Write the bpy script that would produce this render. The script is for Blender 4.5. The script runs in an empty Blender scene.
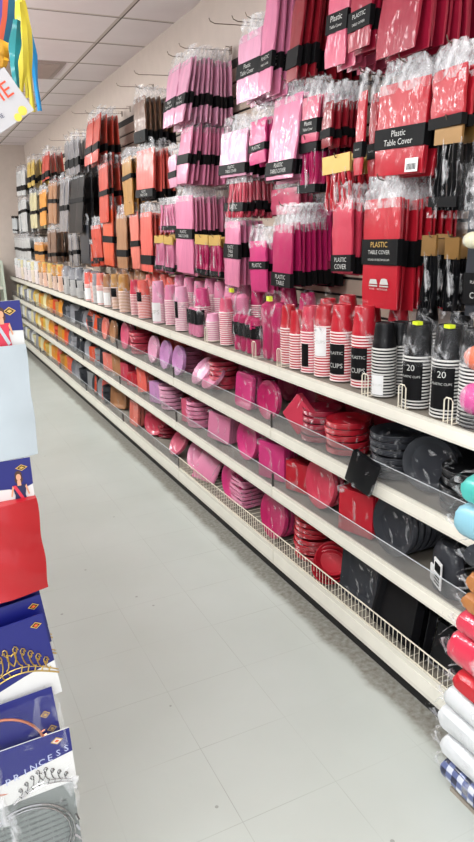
import bpy, math, random
from mathutils import Vector, Matrix
R = random.Random(7)
S = bpy.context.scene
C = S.collection
# ---------------------------------------------------------------- camera
F, YAW, PITCH, ROLL, CAMH = 665.7, 0.4384, 0.2802, -0.0339, 1.5735
cy_, sy_ = math.cos(YAW), math.sin(YAW)
FWD = Vector((sy_*math.cos(PITCH), cy_*math.cos(PITCH), -math.sin(PITCH)))
RT0 = Vector((cy_, -sy_, 0)); UP0 = RT0.cross(FWD)
RT = RT0*math.cos(ROLL) + UP0*math.sin(ROLL)
UP = -RT0*math.sin(ROLL) + UP0*math.cos(ROLL)
EYE = Vector((0, 0, CAMH))
cd = bpy.data.cameras.new('camera'); cam = bpy.data.objects.new('camera', cd); C.objects.link(cam)
m = Matrix((RT, UP, -FWD)).transposed().to_4x4(); m.translation = EYE
cam.matrix_world = m
cd.sensor_fit = 'VERTICAL'; cd.sensor_height = 36; cd.lens = F*36/842; cd.clip_start = .02
S.camera = cam
S.view_settings.view_transform = 'Standard'; S.view_settings.look = 'None'
S.view_settings.gamma = 1; S.view_settings.use_curve_mapping = False
S.view_settings.exposure = 0.25
try: S.cycles.transparent_max_bounces = 24
except Exception: pass
# ---------------------------------------------------------------- world: the open, evenly lit store around the aisle
w = bpy.data.worlds.new('store_light'); S.world = w; w.use_nodes = True
w.node_tree.nodes['Background'].inputs[0].default_value = (.93, .95, 1, 1)
w.node_tree.nodes['Background'].inputs[1].default_value = 1.75
LIGHT_W = 36
def project(P):
    D = Vector(P)-EYE; k = D.dot(FWD)
    return 237+F*D.dot(RT)/k, 421-F*D.dot(UP)/k
def on(px, py, x):                      # where a sight line meets the upright plane at x
    d = FWD + RT*((px-237)/F) - UP*((py-421)/F)
    return EYE + d*(x/d.x)
def ypos(px, x, z):                     # distance down the aisle of a thing at (x, ?, z)
    lo, hi = .9, 25
    for _ in range(40):
        mid = (lo+hi)/2
        if project((x, mid, z))[0] > px: lo = mid
        else: hi = mid
    return (lo+hi)/2
# ---------------------------------------------------------------- materials
def srgb(r, g, b):
    f = lambda c: (c/255/12.92 if c/255 <= .04045 else ((c/255+.055)/1.055)**2.4)
    return (f(r), f(g), f(b), 1)
def newmat(name):
    mt = bpy.data.materials.new(name); mt.use_nodes = True
    nt = mt.node_tree; return mt, nt, nt.nodes, nt.links, nt.nodes['Principled BSDF']
def noise(N, L, scale, detail=3, coord='Object', stretch=None):
    tc = N.new('ShaderNodeTexCoord'); mp = N.new('ShaderNodeMapping')
    if stretch: mp.inputs['Scale'].default_value = stretch
    nz = N.new('ShaderNodeTexNoise'); nz.inputs['Scale'].default_value = scale; nz.inputs['Detail'].default_value = detail
    L.new(tc.outputs[coord], mp.inputs[0]); L.new(mp.outputs[0], nz.inputs['Vector']); return nz
MC = {}
def plastic(name, col, rough=.42, coat=.42, wrinkle=.6, metal=0, scale=26, stretch=(1, 1, .35), cr=.12):
    if name in MC: return MC[name]
    mt, nt, N, L, P = newmat(name)
    c = srgb(*col); c = tuple(v*.74 for v in c[:3])+(1,)
    P.inputs['Specular IOR Level'].default_value = .3
    nz = noise(N, L, 9, 3, stretch=(1, 1, .4))
    mx = N.new('ShaderNodeMix'); mx.data_type = 'RGBA'
    mx.inputs['A'].default_value = tuple(v*.8 for v in c[:3])+(1,)
    mx.inputs['B'].default_value = tuple(min(1, v*1.15+.004) for v in c[:3])+(1,)
    L.new(nz.outputs['Fac'], mx.inputs['Factor']); L.new(mx.outputs['Result'], P.inputs['Base Color'])
    P.inputs['Roughness'].default_value = rough; P.inputs['Metallic'].default_value = metal
    if sum(col) < 200: coat *= .35; P.inputs['Specular IOR Level'].default_value = .15
    if coat:
        P.inputs['Coat Weight'].default_value = coat; P.inputs['Coat Roughness'].default_value = cr
        n2 = noise(N, L, scale, 2, stretch=stretch); b = N.new('ShaderNodeBump')
        b.inputs['Strength'].default_value = wrinkle; b.inputs['Distance'].default_value = .02
        L.new(n2.outputs['Fac'], b.inputs['Height']); L.new(b.outputs[0], P.inputs['Coat Normal'])
    MC[name] = mt; return mt
def plain(name, col, rough=.5, metal=0, spec=.5):
    if name in MC: return MC[name]
    mt, nt, N, L, P = newmat(name)
    nz = noise(N, L, 14, 4); c = srgb(*col)
    mx = N.new('ShaderNodeMix'); mx.data_type = 'RGBA'
    mx.inputs['A'].default_value = tuple(v*.92 for v in c[:3])+(1,); mx.inputs['B'].default_value = tuple(min(1, v*1.06) for v in c[:3])+(1,)
    L.new(nz.outputs['Fac'], mx.inputs['Factor']); L.new(mx.outputs['Result'], P.inputs['Base Color'])
    P.inputs['Roughness'].default_value = rough; P.inputs['Metallic'].default_value = metal
    P.inputs['Specular IOR Level'].default_value = spec
    MC[name] = mt; return mt
def film(name, lo, hi, scale=40, rough=.12, tint=(.95, .95, .97, 1), fmin=.4, fmax=.68, dist=0.0):
    if name in MC: return MC[name]
    mt, nt, N, L, P = newmat(name)
    P.inputs['Base Color'].default_value = tint; P.inputs['Roughness'].default_value = rough
    nz = noise(N, L, scale, 3, stretch=(1, 1, .5)); nz.inputs['Distortion'].default_value = dist
    b = N.new('ShaderNodeBump'); b.inputs['Strength'].default_value = 1; b.inputs['Distance'].default_value = .03
    L.new(nz.outputs['Fac'], b.inputs['Height']); L.new(b.outputs[0], P.inputs['Normal'])
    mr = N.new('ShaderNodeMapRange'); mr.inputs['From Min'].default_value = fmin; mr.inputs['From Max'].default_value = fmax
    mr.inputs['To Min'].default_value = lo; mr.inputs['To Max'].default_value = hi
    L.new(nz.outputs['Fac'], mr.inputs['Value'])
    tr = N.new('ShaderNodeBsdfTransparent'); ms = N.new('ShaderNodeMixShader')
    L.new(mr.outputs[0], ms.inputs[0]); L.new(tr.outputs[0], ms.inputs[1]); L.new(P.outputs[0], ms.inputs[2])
    L.new(ms.outputs[0], N['Material Output'].inputs['Surface'])
    MC[name] = mt; return mt
COL = dict(red=(200, 28, 48), deepred=(150, 18, 36), crimson=(170, 22, 56), pinkred=(214, 62, 88), rose=(226, 96, 128), magenta=(196, 30, 100), hotpink=(222, 60, 132),
    pink=(238, 140, 178), lightpink=(244, 172, 204), lilac=(214, 150, 206), coral=(244, 104, 92), salmon=(238, 128, 112), orange=(226, 84, 44), redorange=(206, 66, 46),
    tan=(176, 124, 84), gold=(196, 142, 66), amber=(228, 150, 48), yellow=(222, 186, 84), cream=(228, 218, 170), silver=(150, 150, 156), grey=(112, 114, 122),
    charcoal=(54, 56, 62), black=(20, 20, 23), white=(226, 228, 228), bronze=(120, 90, 52), brown=(120, 84, 60))
def pm(c):
    if c in ('silver',): return plastic('silver_plastic', COL[c], .3, .9, .5, .35)
    return plastic(c+'_plastic', COL[c])
def dish(c): return plastic(c+'_dish_plastic', COL[c], .42, .4, .35, 0, 14, (1, 1, 1), .16)
FILM = film('clear_header_film', .06, .5); WRAP = film('clear_wrap_film', .0, .5, 15, .1, (.85, .85, .87, 1), .57, .72, 1.6); BAG = film('clear_bag_film', .02, .5, 20, .1, (.88, .88, .9, 1), .52, .72, 1.2)  # WRAP and BAG carry painted glints: white streaks from thresholded noise
ACR = film('acrylic_guard', .17, .24, 5, .1, (.3, .3, .3, 1)); EDGE = plain('guard_edge', (196, 200, 204), .2); CLIP = plain('dark_joint', (60, 56, 52), .6)
BLK = plain('black_label_print', (12, 12, 14), .6, 0, .15); WHT = plain('white_print', (188, 188, 184), .5)
GOLDP = plain('gold_print', (196, 160, 84), .4, .3); CREAM = plain('cream_shelf_paint', (214, 210, 198), .45)
WIRE = plain('cream_wire', (222, 214, 196), .4); HOOK = plain('steel_hook', (120, 104, 92), .35, .7)
KICK = plain('black_kick', (20, 20, 21), .6); DECKM = plain('shaded_shelf_top', (124, 117, 107), .65)  # shelf tops coloured darker to stand for shade inside the bays
YEL = plain('yellow_sticker', (206, 224, 40), .5); BARC = plain('white_sticker', (224, 224, 224), .5)
BRONZE = plain('bronze_card', (132, 98, 52), .35, .4); BLUE = plain('royal_blue_card', (14, 20, 104), .4)
# ---------------------------------------------------------------- mesh helpers
class MB:
    def __init__(s): s.v = []; s.f = []; s.m = []; s.mats = []
    def mi(s, mt):
        if mt not in s.mats: s.mats.append(mt)
        return s.mats.index(mt)
    def poly(s, pts, mt):
        n = len(s.v); s.v += [tuple(p) for p in pts]; s.f.append(tuple(range(n, n+len(pts)))); s.m.append(s.mi(mt))
    def box(s, x0, x1, y0, y1, z0, z1, mt, M=None):
        n = len(s.v); P = [Vector((x, y, z)) for x in (x0, x1) for y in (y0, y1) for z in (z0, z1)]
        if M: P = [M @ p for p in P]
        s.v += [tuple(p) for p in P]
        for q in ((0, 1, 3, 2), (4, 6, 7, 5), (0, 4, 5, 1), (2, 3, 7, 6), (0, 2, 6, 4), (1, 5, 7, 3)):
            s.f.append(tuple(n+i for i in q)); s.m.append(s.mi(mt))
        return s
    def grid(s, rows, mt, close=False, mats=None):
        n = len(s.v); k = len(rows[0])
        for r in rows: s.v += [tuple(p) for p in r]
        for i in range(len(rows)-1):
            for j in range(k if close else k-1):
                a, b = n+i*k+j, n+i*k+(j+1) % k
                s.f.append((a, b, b+k, a+k)); s.m.append(s.mi(mats[i] if mats else mt))
        return s
    def lathe(s, prof, seg, mt, M=None, mats=None, cap=True, sq=0, ey=1):
        rows = []
        for r, h in prof:
            row = []
            for j in range(seg):
                a = 2*math.pi*(j+.5)/seg; c, d = math.cos(a), math.sin(a)
                k = 1
                if sq: k = min(1/max(abs(c), abs(d)), 1.3)*(.92)
                p = Vector((r*c*k, r*d*k*ey, h)); row.append(M @ p if M else p)
            rows.append(row)
        n0 = len(s.v); s.grid(rows, mt, True, mats)
        if cap:
            e = n0+(len(rows)-1)*seg
            s.f.append(tuple(n0+j for j in reversed(range(seg)))); s.m.append(s.mi(mats[0] if mats else mt))
            s.f.append(tuple(e+j for j in range(seg))); s.m.append(s.mi(mats[-1] if mats else mt))
        return s
    def tube(s, pts, r, mt, seg=6):
        pts = [Vector(p) for p in pts]; rows = []
        for i, p in enumerate(pts):
            t = (pts[min(i+1, len(pts)-1)]-pts[max(i-1, 0)]).normalized()
            u = t.cross(Vector((0, 0, 1)) if abs(t.z) < .9 else Vector((0, 1, 0))).normalized(); v = t.cross(u)
            rows.append([p+u*(r*math.cos(2*math.pi*k/seg))+v*(r*math.sin(2*math.pi*k/seg)) for k in range(seg)])
        n0 = len(s.v); s.grid(rows, mt, True)
        e = n0+(len(rows)-1)*seg
        s.f.append(tuple(n0+j for j in reversed(range(seg)))); s.m.append(s.mi(mt))
        s.f.append(tuple(e+j for j in range(seg))); s.m.append(s.mi(mt)); return s
    def mesh(s, name, smooth=False, fix=True):
        me = bpy.data.meshes.new(name); me.from_pydata(s.v, [], s.f)
        for mt in s.mats: me.materials.append(mt)
        me.polygons.foreach_set('material_index', s.m)
        if smooth:
            me.polygons.foreach_set('use_smooth', [True]*len(s.f))
        me.update()
        if smooth:
            try: me.set_sharp_from_angle(angle=math.radians(38))
            except Exception: pass
        return me
def obj(name, me, parent=None, loc=(0, 0, 0), rot=(0, 0, 0), label=None):
    o = bpy.data.objects.new(name, me); C.objects.link(o); o.location = loc; o.rotation_euler = rot
    if parent: o.parent = parent
    if label: o['label'] = label
    return o
def tag(o, label, cat, group=None):
    o['label'] = label; o['category'] = cat
    if group: o['group'] = group
    return o
def thing(name, label, cat, loc=(0, 0, 0), rot=(0, 0, 0), group=None):
    o = obj(name, None, None, loc, rot); o.empty_display_size = .05; return tag(o, label, cat, group)
def struct(name, me, loc=(0, 0, 0)):
    o = obj(name, me, None, loc); o['kind'] = 'structure'; return o
def dup(o, loc, rot, label, group=None):
    def cp(a, par):
        c = a.copy(); C.objects.link(c)
        if par: c.parent = par
        for ch in KIDS.get(a.name, []): KIDS.setdefault(c.name, []).append(cp(ch, c))
        return c
    c = cp(o, None); c.location = loc; c.rotation_euler = rot; c['label'] = label
    if group: c['group'] = group
    return c
KIDS = {}
def build(name, parts, label, cat, loc, rot, group=None):
    """parts: list of (part name, mesh, label or None, [sub-parts (name, mesh)])"""
    t = thing(name, label, cat, loc, rot, group); KIDS[t.name] = []
    for pn, me, pl, subs in parts:
        p = obj(pn, me, t, label=pl); KIDS[t.name].append(p); KIDS[p.name] = []
        for sn, sm in subs: KIDS[p.name].append(obj(sn, sm, p))
    return t
TX = {}
def text_tris(body):
    if body in TX: return TX[body]
    cu = bpy.data.curves.new('lettering', 'FONT'); cu.body = body; cu.resolution_u = 2
    o = bpy.data.objects.new('lettering', cu); C.objects.link(o); bpy.context.view_layer.update()
    me = o.to_mesh(); vs = [v.co.copy() for v in me.vertices]; fs = [tuple(p.vertices) for p in me.polygons]
    o.to_mesh_clear(); bpy.data.objects.remove(o)
    x0 = min(v.x for v in vs); x1 = max(v.x for v in vs); y0 = min(v.y for v in vs); y1 = max(v.y for v in vs)
    TX[body] = ([((v.x-(x0+x1)/2), (v.y-(y0+y1)/2)) for v in vs], fs, x1-x0, y1-y0); return TX[body]
def put_text(mb, body, width, fn, mt, maxh=1):
    """fn(u, v) -> point; u to the right, v up, metres"""
    vs, fs, W, H = text_tris(body); k = min(width/W, maxh/H); n = len(mb.v)
    mb.v += [tuple(fn(u*k, v*k)) for u, v in vs]
    for f in fs: mb.f.append(tuple(n+i for i in f)); mb.m.append(mb.mi(mt))
def at(px, py, y):                      # where a sight line meets the upright plane at y
    d = FWD+RT*((px-237)/F)-UP*((py-421)/F); return EYE+d*(y/d.y)
# ================================================================ room shell
WX, BY, ZC = 1.76, 10.8, 2.86
def floor_mat():
    mt, nt, N, L, P = newmat('vinyl_tile_floor')
    tc = N.new('ShaderNodeTexCoord'); sp = N.new('ShaderNodeSeparateXYZ'); L.new(tc.outputs['Object'], sp.inputs[0])
    def M(op, a, b=None, c=None):
        n = N.new('ShaderNodeMath'); n.operation = op
        for i, v in enumerate((a, b, c)):
            if v is None: continue
            if hasattr(v, 'links'): L.new(v, n.inputs[i])
            else: n.inputs[i].default_value = v
        return n.outputs[0]
    def line(ax, off, wd):
        t = M('DIVIDE', M('ADD', sp.outputs[ax], -off), .305)
        d = M('ABSOLUTE', M('SUBTRACT', M('FRACT', M('ADD', t, .5)), .5))
        return M('LESS_THAN', d, wd/.305)
    ln = M('MAXIMUM', line('X', .2962, .0011), line('Y', 2.2469, .0011))
    vis = noise(N, L, 2.2, 3); ln = M('MULTIPLY', ln, M('SMOOTH_MIN', M('MAXIMUM', M('MULTIPLY_ADD', vis.outputs['Fac'], 3.2, -1.15), .08), 1, .1))
    big = noise(N, L, 1.3, 4); fine = noise(N, L, 55, 3)
    base = N.new('ShaderNodeMix'); base.data_type = 'RGBA'; base.inputs['A'].default_value = srgb(166, 170, 163); base.inputs['B'].default_value = srgb(196, 200, 196)
    L.new(big.outputs['Fac'], base.inputs['Factor'])
    # scuffs and specks
    vo = N.new('ShaderNodeTexVoronoi'); vo.inputs['Scale'].default_value = 9; L.new(tc.outputs['Object'], vo.inputs['Vector'])
    spk = M('MULTIPLY', M('LESS_THAN', vo.outputs['Distance'], .055), M('GREATER_THAN', noise(N, L, 5, 1).outputs['Fac'], .56))
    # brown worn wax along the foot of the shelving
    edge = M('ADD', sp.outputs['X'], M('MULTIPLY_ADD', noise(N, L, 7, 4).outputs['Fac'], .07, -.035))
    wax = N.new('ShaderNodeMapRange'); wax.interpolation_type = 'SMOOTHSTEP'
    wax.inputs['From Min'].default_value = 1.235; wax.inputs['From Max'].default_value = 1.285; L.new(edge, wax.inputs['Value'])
    def mixc(a, colr, fac):
        n = N.new('ShaderNodeMix'); n.data_type = 'RGBA'; L.new(a, n.inputs['A']); n.inputs['B'].default_value = colr
        L.new(fac, n.inputs['Factor']); return n.outputs['Result']
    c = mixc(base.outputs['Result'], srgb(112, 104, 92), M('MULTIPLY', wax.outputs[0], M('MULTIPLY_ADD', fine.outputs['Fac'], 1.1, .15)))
    c = mixc(c, srgb(120, 118, 110), M('MULTIPLY', ln, .5)); c = mixc(c, srgb(108, 106, 100), M('MULTIPLY', spk, .55))
    L.new(c, P.inputs['Base Color'])
    P.inputs['Roughness'].default_value = .34; P.inputs['Specular IOR Level'].default_value = .45
    b = N.new('ShaderNodeBump'); b.inputs['Strength'].default_value = .08; b.inputs['Distance'].default_value = .01
    L.new(noise(N, L, 6, 3).outputs['Fac'], b.inputs['Height']); L.new(b.outputs[0], P.inputs['Normal'])
    return mt
def ceil_mat():
    mt, nt, N, L, P = newmat('ceiling_tile')
    tc = N.new('ShaderNodeTexCoord'); sp = N.new('ShaderNodeSeparateXYZ'); L.new(tc.outputs['Object'], sp.inputs[0])
    def M(op, a, b=None):
        n = N.new('ShaderNodeMath'); n.operation = op
        for i, v in enumerate((a, b)):
            if v is None: continue
            if hasattr(v, 'links'): L.new(v, n.inputs[i])
            else: n.inputs[i].default_value = v
        return n.outputs[0]
    def line(ax, off, per, wd):
        d = M('ABSOLUTE', M('SUBTRACT', M('FRACT', M('ADD', M('DIVIDE', M('ADD', sp.outputs[ax], -off), per), .5)), .5))
        return M('LESS_THAN', d, wd/per)
    def mixc(a, colr, fac):
        n = N.new('ShaderNodeMix'); n.data_type = 'RGBA'; L.new(a, n.inputs['A']); n.inputs['B'].default_value = colr
        L.new(fac, n.inputs['Factor']); return n.outputs['Result']
    base = N.new('ShaderNodeMix'); base.data_type = 'RGBA'; base.inputs['A'].default_value = srgb(222, 212, 214); base.inputs['B'].default_value = srgb(238, 230, 232)
    L.new(noise(N, L, 3, 4).outputs['Fac'], base.inputs['Factor'])
    ln = M('MAXIMUM', line('X', 1.40, 1.22, .012), line('Y', 5.10, .605, .012))
    sh = M('MAXIMUM', line('X', 1.415, 1.22, .005), line('Y', 5.115, .605, .005))
    c = mixc(base.outputs['Result'], srgb(200, 188, 182), ln); c = mixc(c, srgb(96, 84, 80), sh)
    L.new(c, P.inputs['Base Color']); P.inputs['Roughness'].default_value = .9
    b = N.new('ShaderNodeBump'); b.inputs['Strength'].default_value = .15; L.new(noise(N, L, 90, 2).outputs['Fac'], b.inputs['Height']); L.new(b.outputs[0], P.inputs['Normal'])
    return mt
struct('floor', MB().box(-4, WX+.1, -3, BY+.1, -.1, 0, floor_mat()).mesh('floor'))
struct('ceiling', MB().box(-4, WX+.1, -3, BY+.1, ZC, ZC+.1, ceil_mat()).mesh('ceiling'))
WALLM = plain('wall_paint', (202, 188, 178), .7)
struct('wall_right', MB().box(WX, WX+.1, -3, BY, 0, ZC, WALLM).mesh('wall_right'))
struct('wall_back', MB().box(-4, WX+.1, BY, BY+.1, 0, ZC, WALLM).mesh('wall_back'))
# ceiling lights over the aisles (2x4 troffers, 4000 K tubes)
fx = MB(); fx.box(-.6, .6, -.29, .29, -.012, .03, plain('white_fixture', (228, 228, 226), .4))
dm, nt_, N_, L_, P_ = newmat('lit_diffuser'); P_.inputs['Emission Color'].default_value = (1, .97, .93, 1); P_.inputs['Emission Strength'].default_value = 4
df = MB(); df.box(-.56, .56, -.25, .25, -.016, -.011, dm)
fxm, dfm = fx.mesh('housing'), df.mesh('diffuser')
k = 0
for lx in (-.43, -2.87):
    for ly, near in ((-1.0, 'behind the camera'), (1.0, 'above the left display'), (3.2, 'above the front of the aisle'), (5.6, 'above the middle of the aisle'), (8.1, 'above the far end of the aisle')):
        side = 'nearer row' if lx > -1 else 'farther left row'
        t = build('ceiling_light', [('housing', fxm, None, []), ('diffuser', dfm, None, [])], 'white flush ceiling light '+near+', '+side, 'light', (lx, ly, ZC-.03), (0, 0, 0), 'ceiling lights')
        la = bpy.data.lights.new('tube_light', 'AREA'); la.shape = 'RECTANGLE'; la.size = 1.1; la.size_y = .5; la.energy = LIGHT_W*(2.1 if ly > 5 else 1); la.color = (.97, 1, 1)
        lo = bpy.data.objects.new('tube_light', la); C.objects.link(lo); lo.parent = t; lo.location = (0, 0, -.02)
vm = MB(); dk = plain('vent_brown', (182, 164, 156), .7)
vm.box(-.29, .29, -.29, .29, -.012, 0, plain('vent_frame', (170, 156, 150), .6))
vs = MB()
for i in range(14): vs.box(-.25, .25, -.25+i*.0365, -.25+i*.0365+.022, -.02, -.013, dk)
build('ceiling_vent', [('frame', vm.mesh('frame'), None, []), ('slats', vs.mesh('slats'), 'brown slats', [])], 'brown dusty air return vent in the ceiling beyond the streamers', 'vent', (1.03, 6.0, ZC), (0, 0, 0))
# ================================================================ shelving bays
XF = 1.3127
SH = [1.016, .736, .4605, .163]
J = [.015+1.22*i for i in range(10)]
def shelf_mesh(y0, y1, z, lip, thick=.022):
    b = MB(); g = .0012
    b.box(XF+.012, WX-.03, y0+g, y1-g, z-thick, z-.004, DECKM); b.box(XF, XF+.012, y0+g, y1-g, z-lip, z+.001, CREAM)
    b.box(XF-.0015, XF, y0+.006, y1-.006, z-lip*.8, z-lip*.2, plain('price_channel', (226, 222, 210), .3)); return b
def guard_mesh(y0, y1, z, h=.07):
    b = MB(); b.box(XF+.006, XF+.009, y0+.004, y1-.004, z+.001, z+h, ACR); b.box(XF+.0055, XF+.0095, y0+.004, y1-.004, z+h, z+h+.0012, EDGE); b.box(XF+.002, XF+.011, y0+.001, y0+.0055, z+.001, z+h*.9, CLIP); return b
def fence_mesh(y0, y1, z, h=.072):
    b = MB(); b.tube([(XF+.006, y0+.004, z+h), (XF+.006, y1-.004, z+h)], .0026, WIRE); b.tube([(XF+.006, y0+.004, z+.006), (XF+.006, y1-.004, z+.006)], .0022, WIRE)
    n = 54
    for i in range(n+1):
        y = y0+.006+(y1-y0-.012)*i/n; b.tube([(XF+.006, y, z+.002), (XF+.006, y, z+h)], .0015, WIRE, 4)
    for i in range(28):
        y = y0+.02+(y1-y0-.04)*i/27; b.tube([(XF+.01, y, z+.006), (WX-.06, y, z+.006)], .0014, WIRE, 4)
    return b
SLAT = plain('slatwall_panel', (196, 178, 162), .6); SLOT = plain('slatwall_slot', (40, 34, 32), .8); BACK_SHADE = plain('shaded_back_panel', (66, 58, 54), .8)
ordi = ['nearest', 'second nearest', 'third nearest', 'fourth nearest', 'fifth nearest', 'sixth nearest', 'seventh nearest', 'eighth nearest', 'farthest']
for i in range(9):
    y0, y1 = J[i], min(J[i+1], 10.62)
    t = thing('shelving_bay', ordi[i]+' cream metal shelving bay along the right wall, counted from the camera', 'shelving', (0, 0, 0), (0, 0, 0), 'shelving bays')
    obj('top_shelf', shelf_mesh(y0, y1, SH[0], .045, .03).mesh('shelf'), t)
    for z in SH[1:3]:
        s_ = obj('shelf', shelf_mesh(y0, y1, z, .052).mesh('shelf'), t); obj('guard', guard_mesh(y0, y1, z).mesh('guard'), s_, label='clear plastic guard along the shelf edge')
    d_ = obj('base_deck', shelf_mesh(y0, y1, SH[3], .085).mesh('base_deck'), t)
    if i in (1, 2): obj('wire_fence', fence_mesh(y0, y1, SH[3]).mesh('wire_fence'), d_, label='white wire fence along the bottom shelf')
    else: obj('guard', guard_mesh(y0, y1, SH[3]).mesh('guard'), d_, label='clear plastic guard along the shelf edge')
    obj('kick_plate', MB().box(1.352, 1.37, y0, y1, 0, SH[3]-.02, KICK).mesh('kick_plate'), t, label='black kick plate at the floor')
    b = MB(); z = 1.03; b.box(WX-.012, WX-.001, y0, y1, .05, 2.46, SLOT)
    obj('back_board', b.mesh('back_board'), t)
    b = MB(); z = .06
    while z < 2.42: b.box(WX-.022, WX-.012, y0, y1, z, z+.064, SLAT if z > .98 else BACK_SHADE); z += .0762  # slats below the top shelf get a darker colour as painted shade
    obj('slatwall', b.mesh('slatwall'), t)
    b = MB(); b.box(WX-.03, WX-.022, y0-.012, y0+.012, .1, 1.1, CREAM)
    for z in SH[:3]:
        b.poly([(WX-.03, y0+.014, z-.03), (WX-.03, y0+.014, z-.12), (XF+.05, y0+.014, z-.035), (XF+.05, y0+.014, z-.025)], CREAM)
    obj('upright', b.mesh('upright'), t)

# unseen gondola behind the display stand, added to block light from the left
t = thing('gondola', 'unseen tall cream gondola added left of the aisle to block side light', 'shelving', (0, 0, 0), (0, 0, 0))
obj('back_board', MB().box(-.52, -.48, 1.345, 9.155, .17, 1.925, SLAT).mesh('back_board'), t)
obj('base_deck', MB().box(-.92, -.08, 1.3, 9.2, 0, .16, CREAM).mesh('base_deck'), t)
for z in (.5, .85, 1.2, 1.55, 1.93): obj('shelf', MB().box(-.86, -.14, 1.345, 9.155, z, z+.03, CREAM).mesh('shelf'), t)
for yy in (1.3, 3.9, 6.5, 9.16): obj('end_panel', MB().box(-.92, -.08, yy, yy+.04, .16, 1.95, SLAT).mesh('end_panel'), t)
# ================================================================ goods: builders
def rnd(a, b): return R.uniform(a, b)
def cover_mesh(w, h, t, mt, hd):
    """a folded sheet in its bag: soft slab, front face at x=0 facing the aisle, origin at the hang hole"""
    b = MB(); rows = []; nz = 7; ph = rnd(0, 6)
    for i in range(nz+1):
        z = -hd-h*i/nz; e = .35 if i in (0, nz) else 1
        row = []
        for j in range(6):
            y = w/2-w*j/5; wob = .0022*math.sin(ph+3*j+1.7*i)+.0015*math.sin(7*j-2.3*i+ph)
            row.append((t*.5-t*.5*e*(.75 if j in (0, 5) else 1)+wob, y*(1 if e == 1 else .985), z))
        row.append((t*.5, -w/2-.0015, z))
        for j in range(6):
            y = -w/2+w*j/5; wob = .002*math.sin(ph+2*j-1.3*i)
            row.append((t*.5+t*.5*e*(.75 if j in (0, 5) else 1)+wob*.5, y*(1 if e == 1 else .985), z))
        row.append((t*.5, w/2+.0015, z)); rows.append(row)
    rows = rows[::-1]
    n = len(b.v); b.grid(rows, mt, True); k = len(rows[0])
    b.f.append(tuple(n+j for j in reversed(range(k)))); b.m.append(0)
    e = n+(len(rows)-1)*k; b.f.append(tuple(e+j for j in range(k))); b.m.append(0)
    # centre crease of the folded sheet
    return b.mesh('folded_sheet', True)
def header_mesh(w, hd, mt, taper=.75, t=.012, low=.03):
    b = MB(); rows = []; n = 6
    for i in range(n+1):
        z = .012-(hd+low+.012)*i/n; k = taper+(1-taper)*min(1, i/(n-1.5))
        rows.append([(t*.3+(rnd(-.007, .007) if i < n-1 else -.003), (w/2+.003-(w+.006)*j/7)*k, z+rnd(-.004, .004)*(i < n-1)) for j in range(8)])
    b.grid(rows, mt)
    rows = [[(p[0]+t*.55+(.0 if i < n-1 else .004), p[1], p[2]-.002) for p in r] for i, r in enumerate(rows)]
    b.grid(rows, mt); return b.mesh('bag_header', True)
def band_mesh(w, t, z, bh, mt):
    return MB().box(-.0035, t+.003, -w/2-.0035, w/2+.0035, z-bh, z, mt)
def on_front(z0, y0=0, x=-.0045): return lambda u, v: (x, y0-u, z0+v)
def letter_mesh(lines, w, z, bh, y0=0, x=-.0045, gold=None):
    b = MB(); n = len(lines); 
    for i, l in enumerate(lines):
        zz = z-bh*(i+.7)/(n+.4)
        put_text(b, l, w*.62, on_front(zz, y0, x), GOLDP if gold == i else WHT, bh/(n+.4)*.72)
    return b.mesh('lettering')
def hook_mesh(L):
    b = MB(); b.tube([(0, 0, .012), (-L+.03, 0, .004), (-L+.006, 0, .012), (-L, 0, .026)], .0023, HOOK, 5); b.box(-.004, .0, -.015, .015, -.01, .03, HOOK)
    b.tube([(-.002, 0, .028), (-.03, 0, .03), (-.032, 0, .01)], .002, HOOK, 4); return b.mesh('peg_hook')
HM = {}
def put_hook(x, y, z, desc, group='peg hooks in use'):
    L = round(WX-.022-x, 2)
    if L not in HM: HM[L] = hook_mesh(L)
    tag(obj('peg_hook', HM[L], None, (WX-.022, y, z)), desc, 'hook', group)
def cutlery_mesh(w, h, mt, n=6, zt=0):
    b = MB()
    for i in range(n):
        y = w/2-w*(i+.5)/n; hw = w/n*.36; ph = rnd(-.004, .004); pts = []
        prof = [(0, .5), (.08, .85), (.3, .55), (.62, .5), (.7, .8), (.82, 1.15), (.94, .95), (1, .4)]
        rows = []
        for f, k in prof:
            z = zt-h*f; a = hw*k; x = .008+ph+.004*math.sin(f*6+i)
            rows.append([(x-.006, y+a*.5, z), (x-.007, y-a*.5, z), (x, y-a, z), (x+.008, y-a*.5, z), (x+.008, y+a*.5, z), (x, y+a, z)])
        rows = rows[::-1]; n0 = len(b.v); b.grid(rows, mt, True); b.f.append(tuple(n0+j for j in reversed(range(6)))); b.m.append(0)
        e = n0+(len(rows)-1)*6; b.f.append(tuple(e+j for j in range(6))); b.m.append(0)
    return b.mesh('cutlery', True)
def pouch_mesh(w, h, z, mt=None):
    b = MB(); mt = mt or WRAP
    for x, s in ((-.004, 1), (.024, -1)):
        rows = [[(x-s*.003*math.sin(math.pi*j/6)+rnd(-.0015, .0015), w/2+.004-(w+.008)*j/6, z-h*i/7) for j in range(7)] for i in range(8)]
        b.grid(rows, mt)
    return b.mesh('clear_pouch', True)
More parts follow.
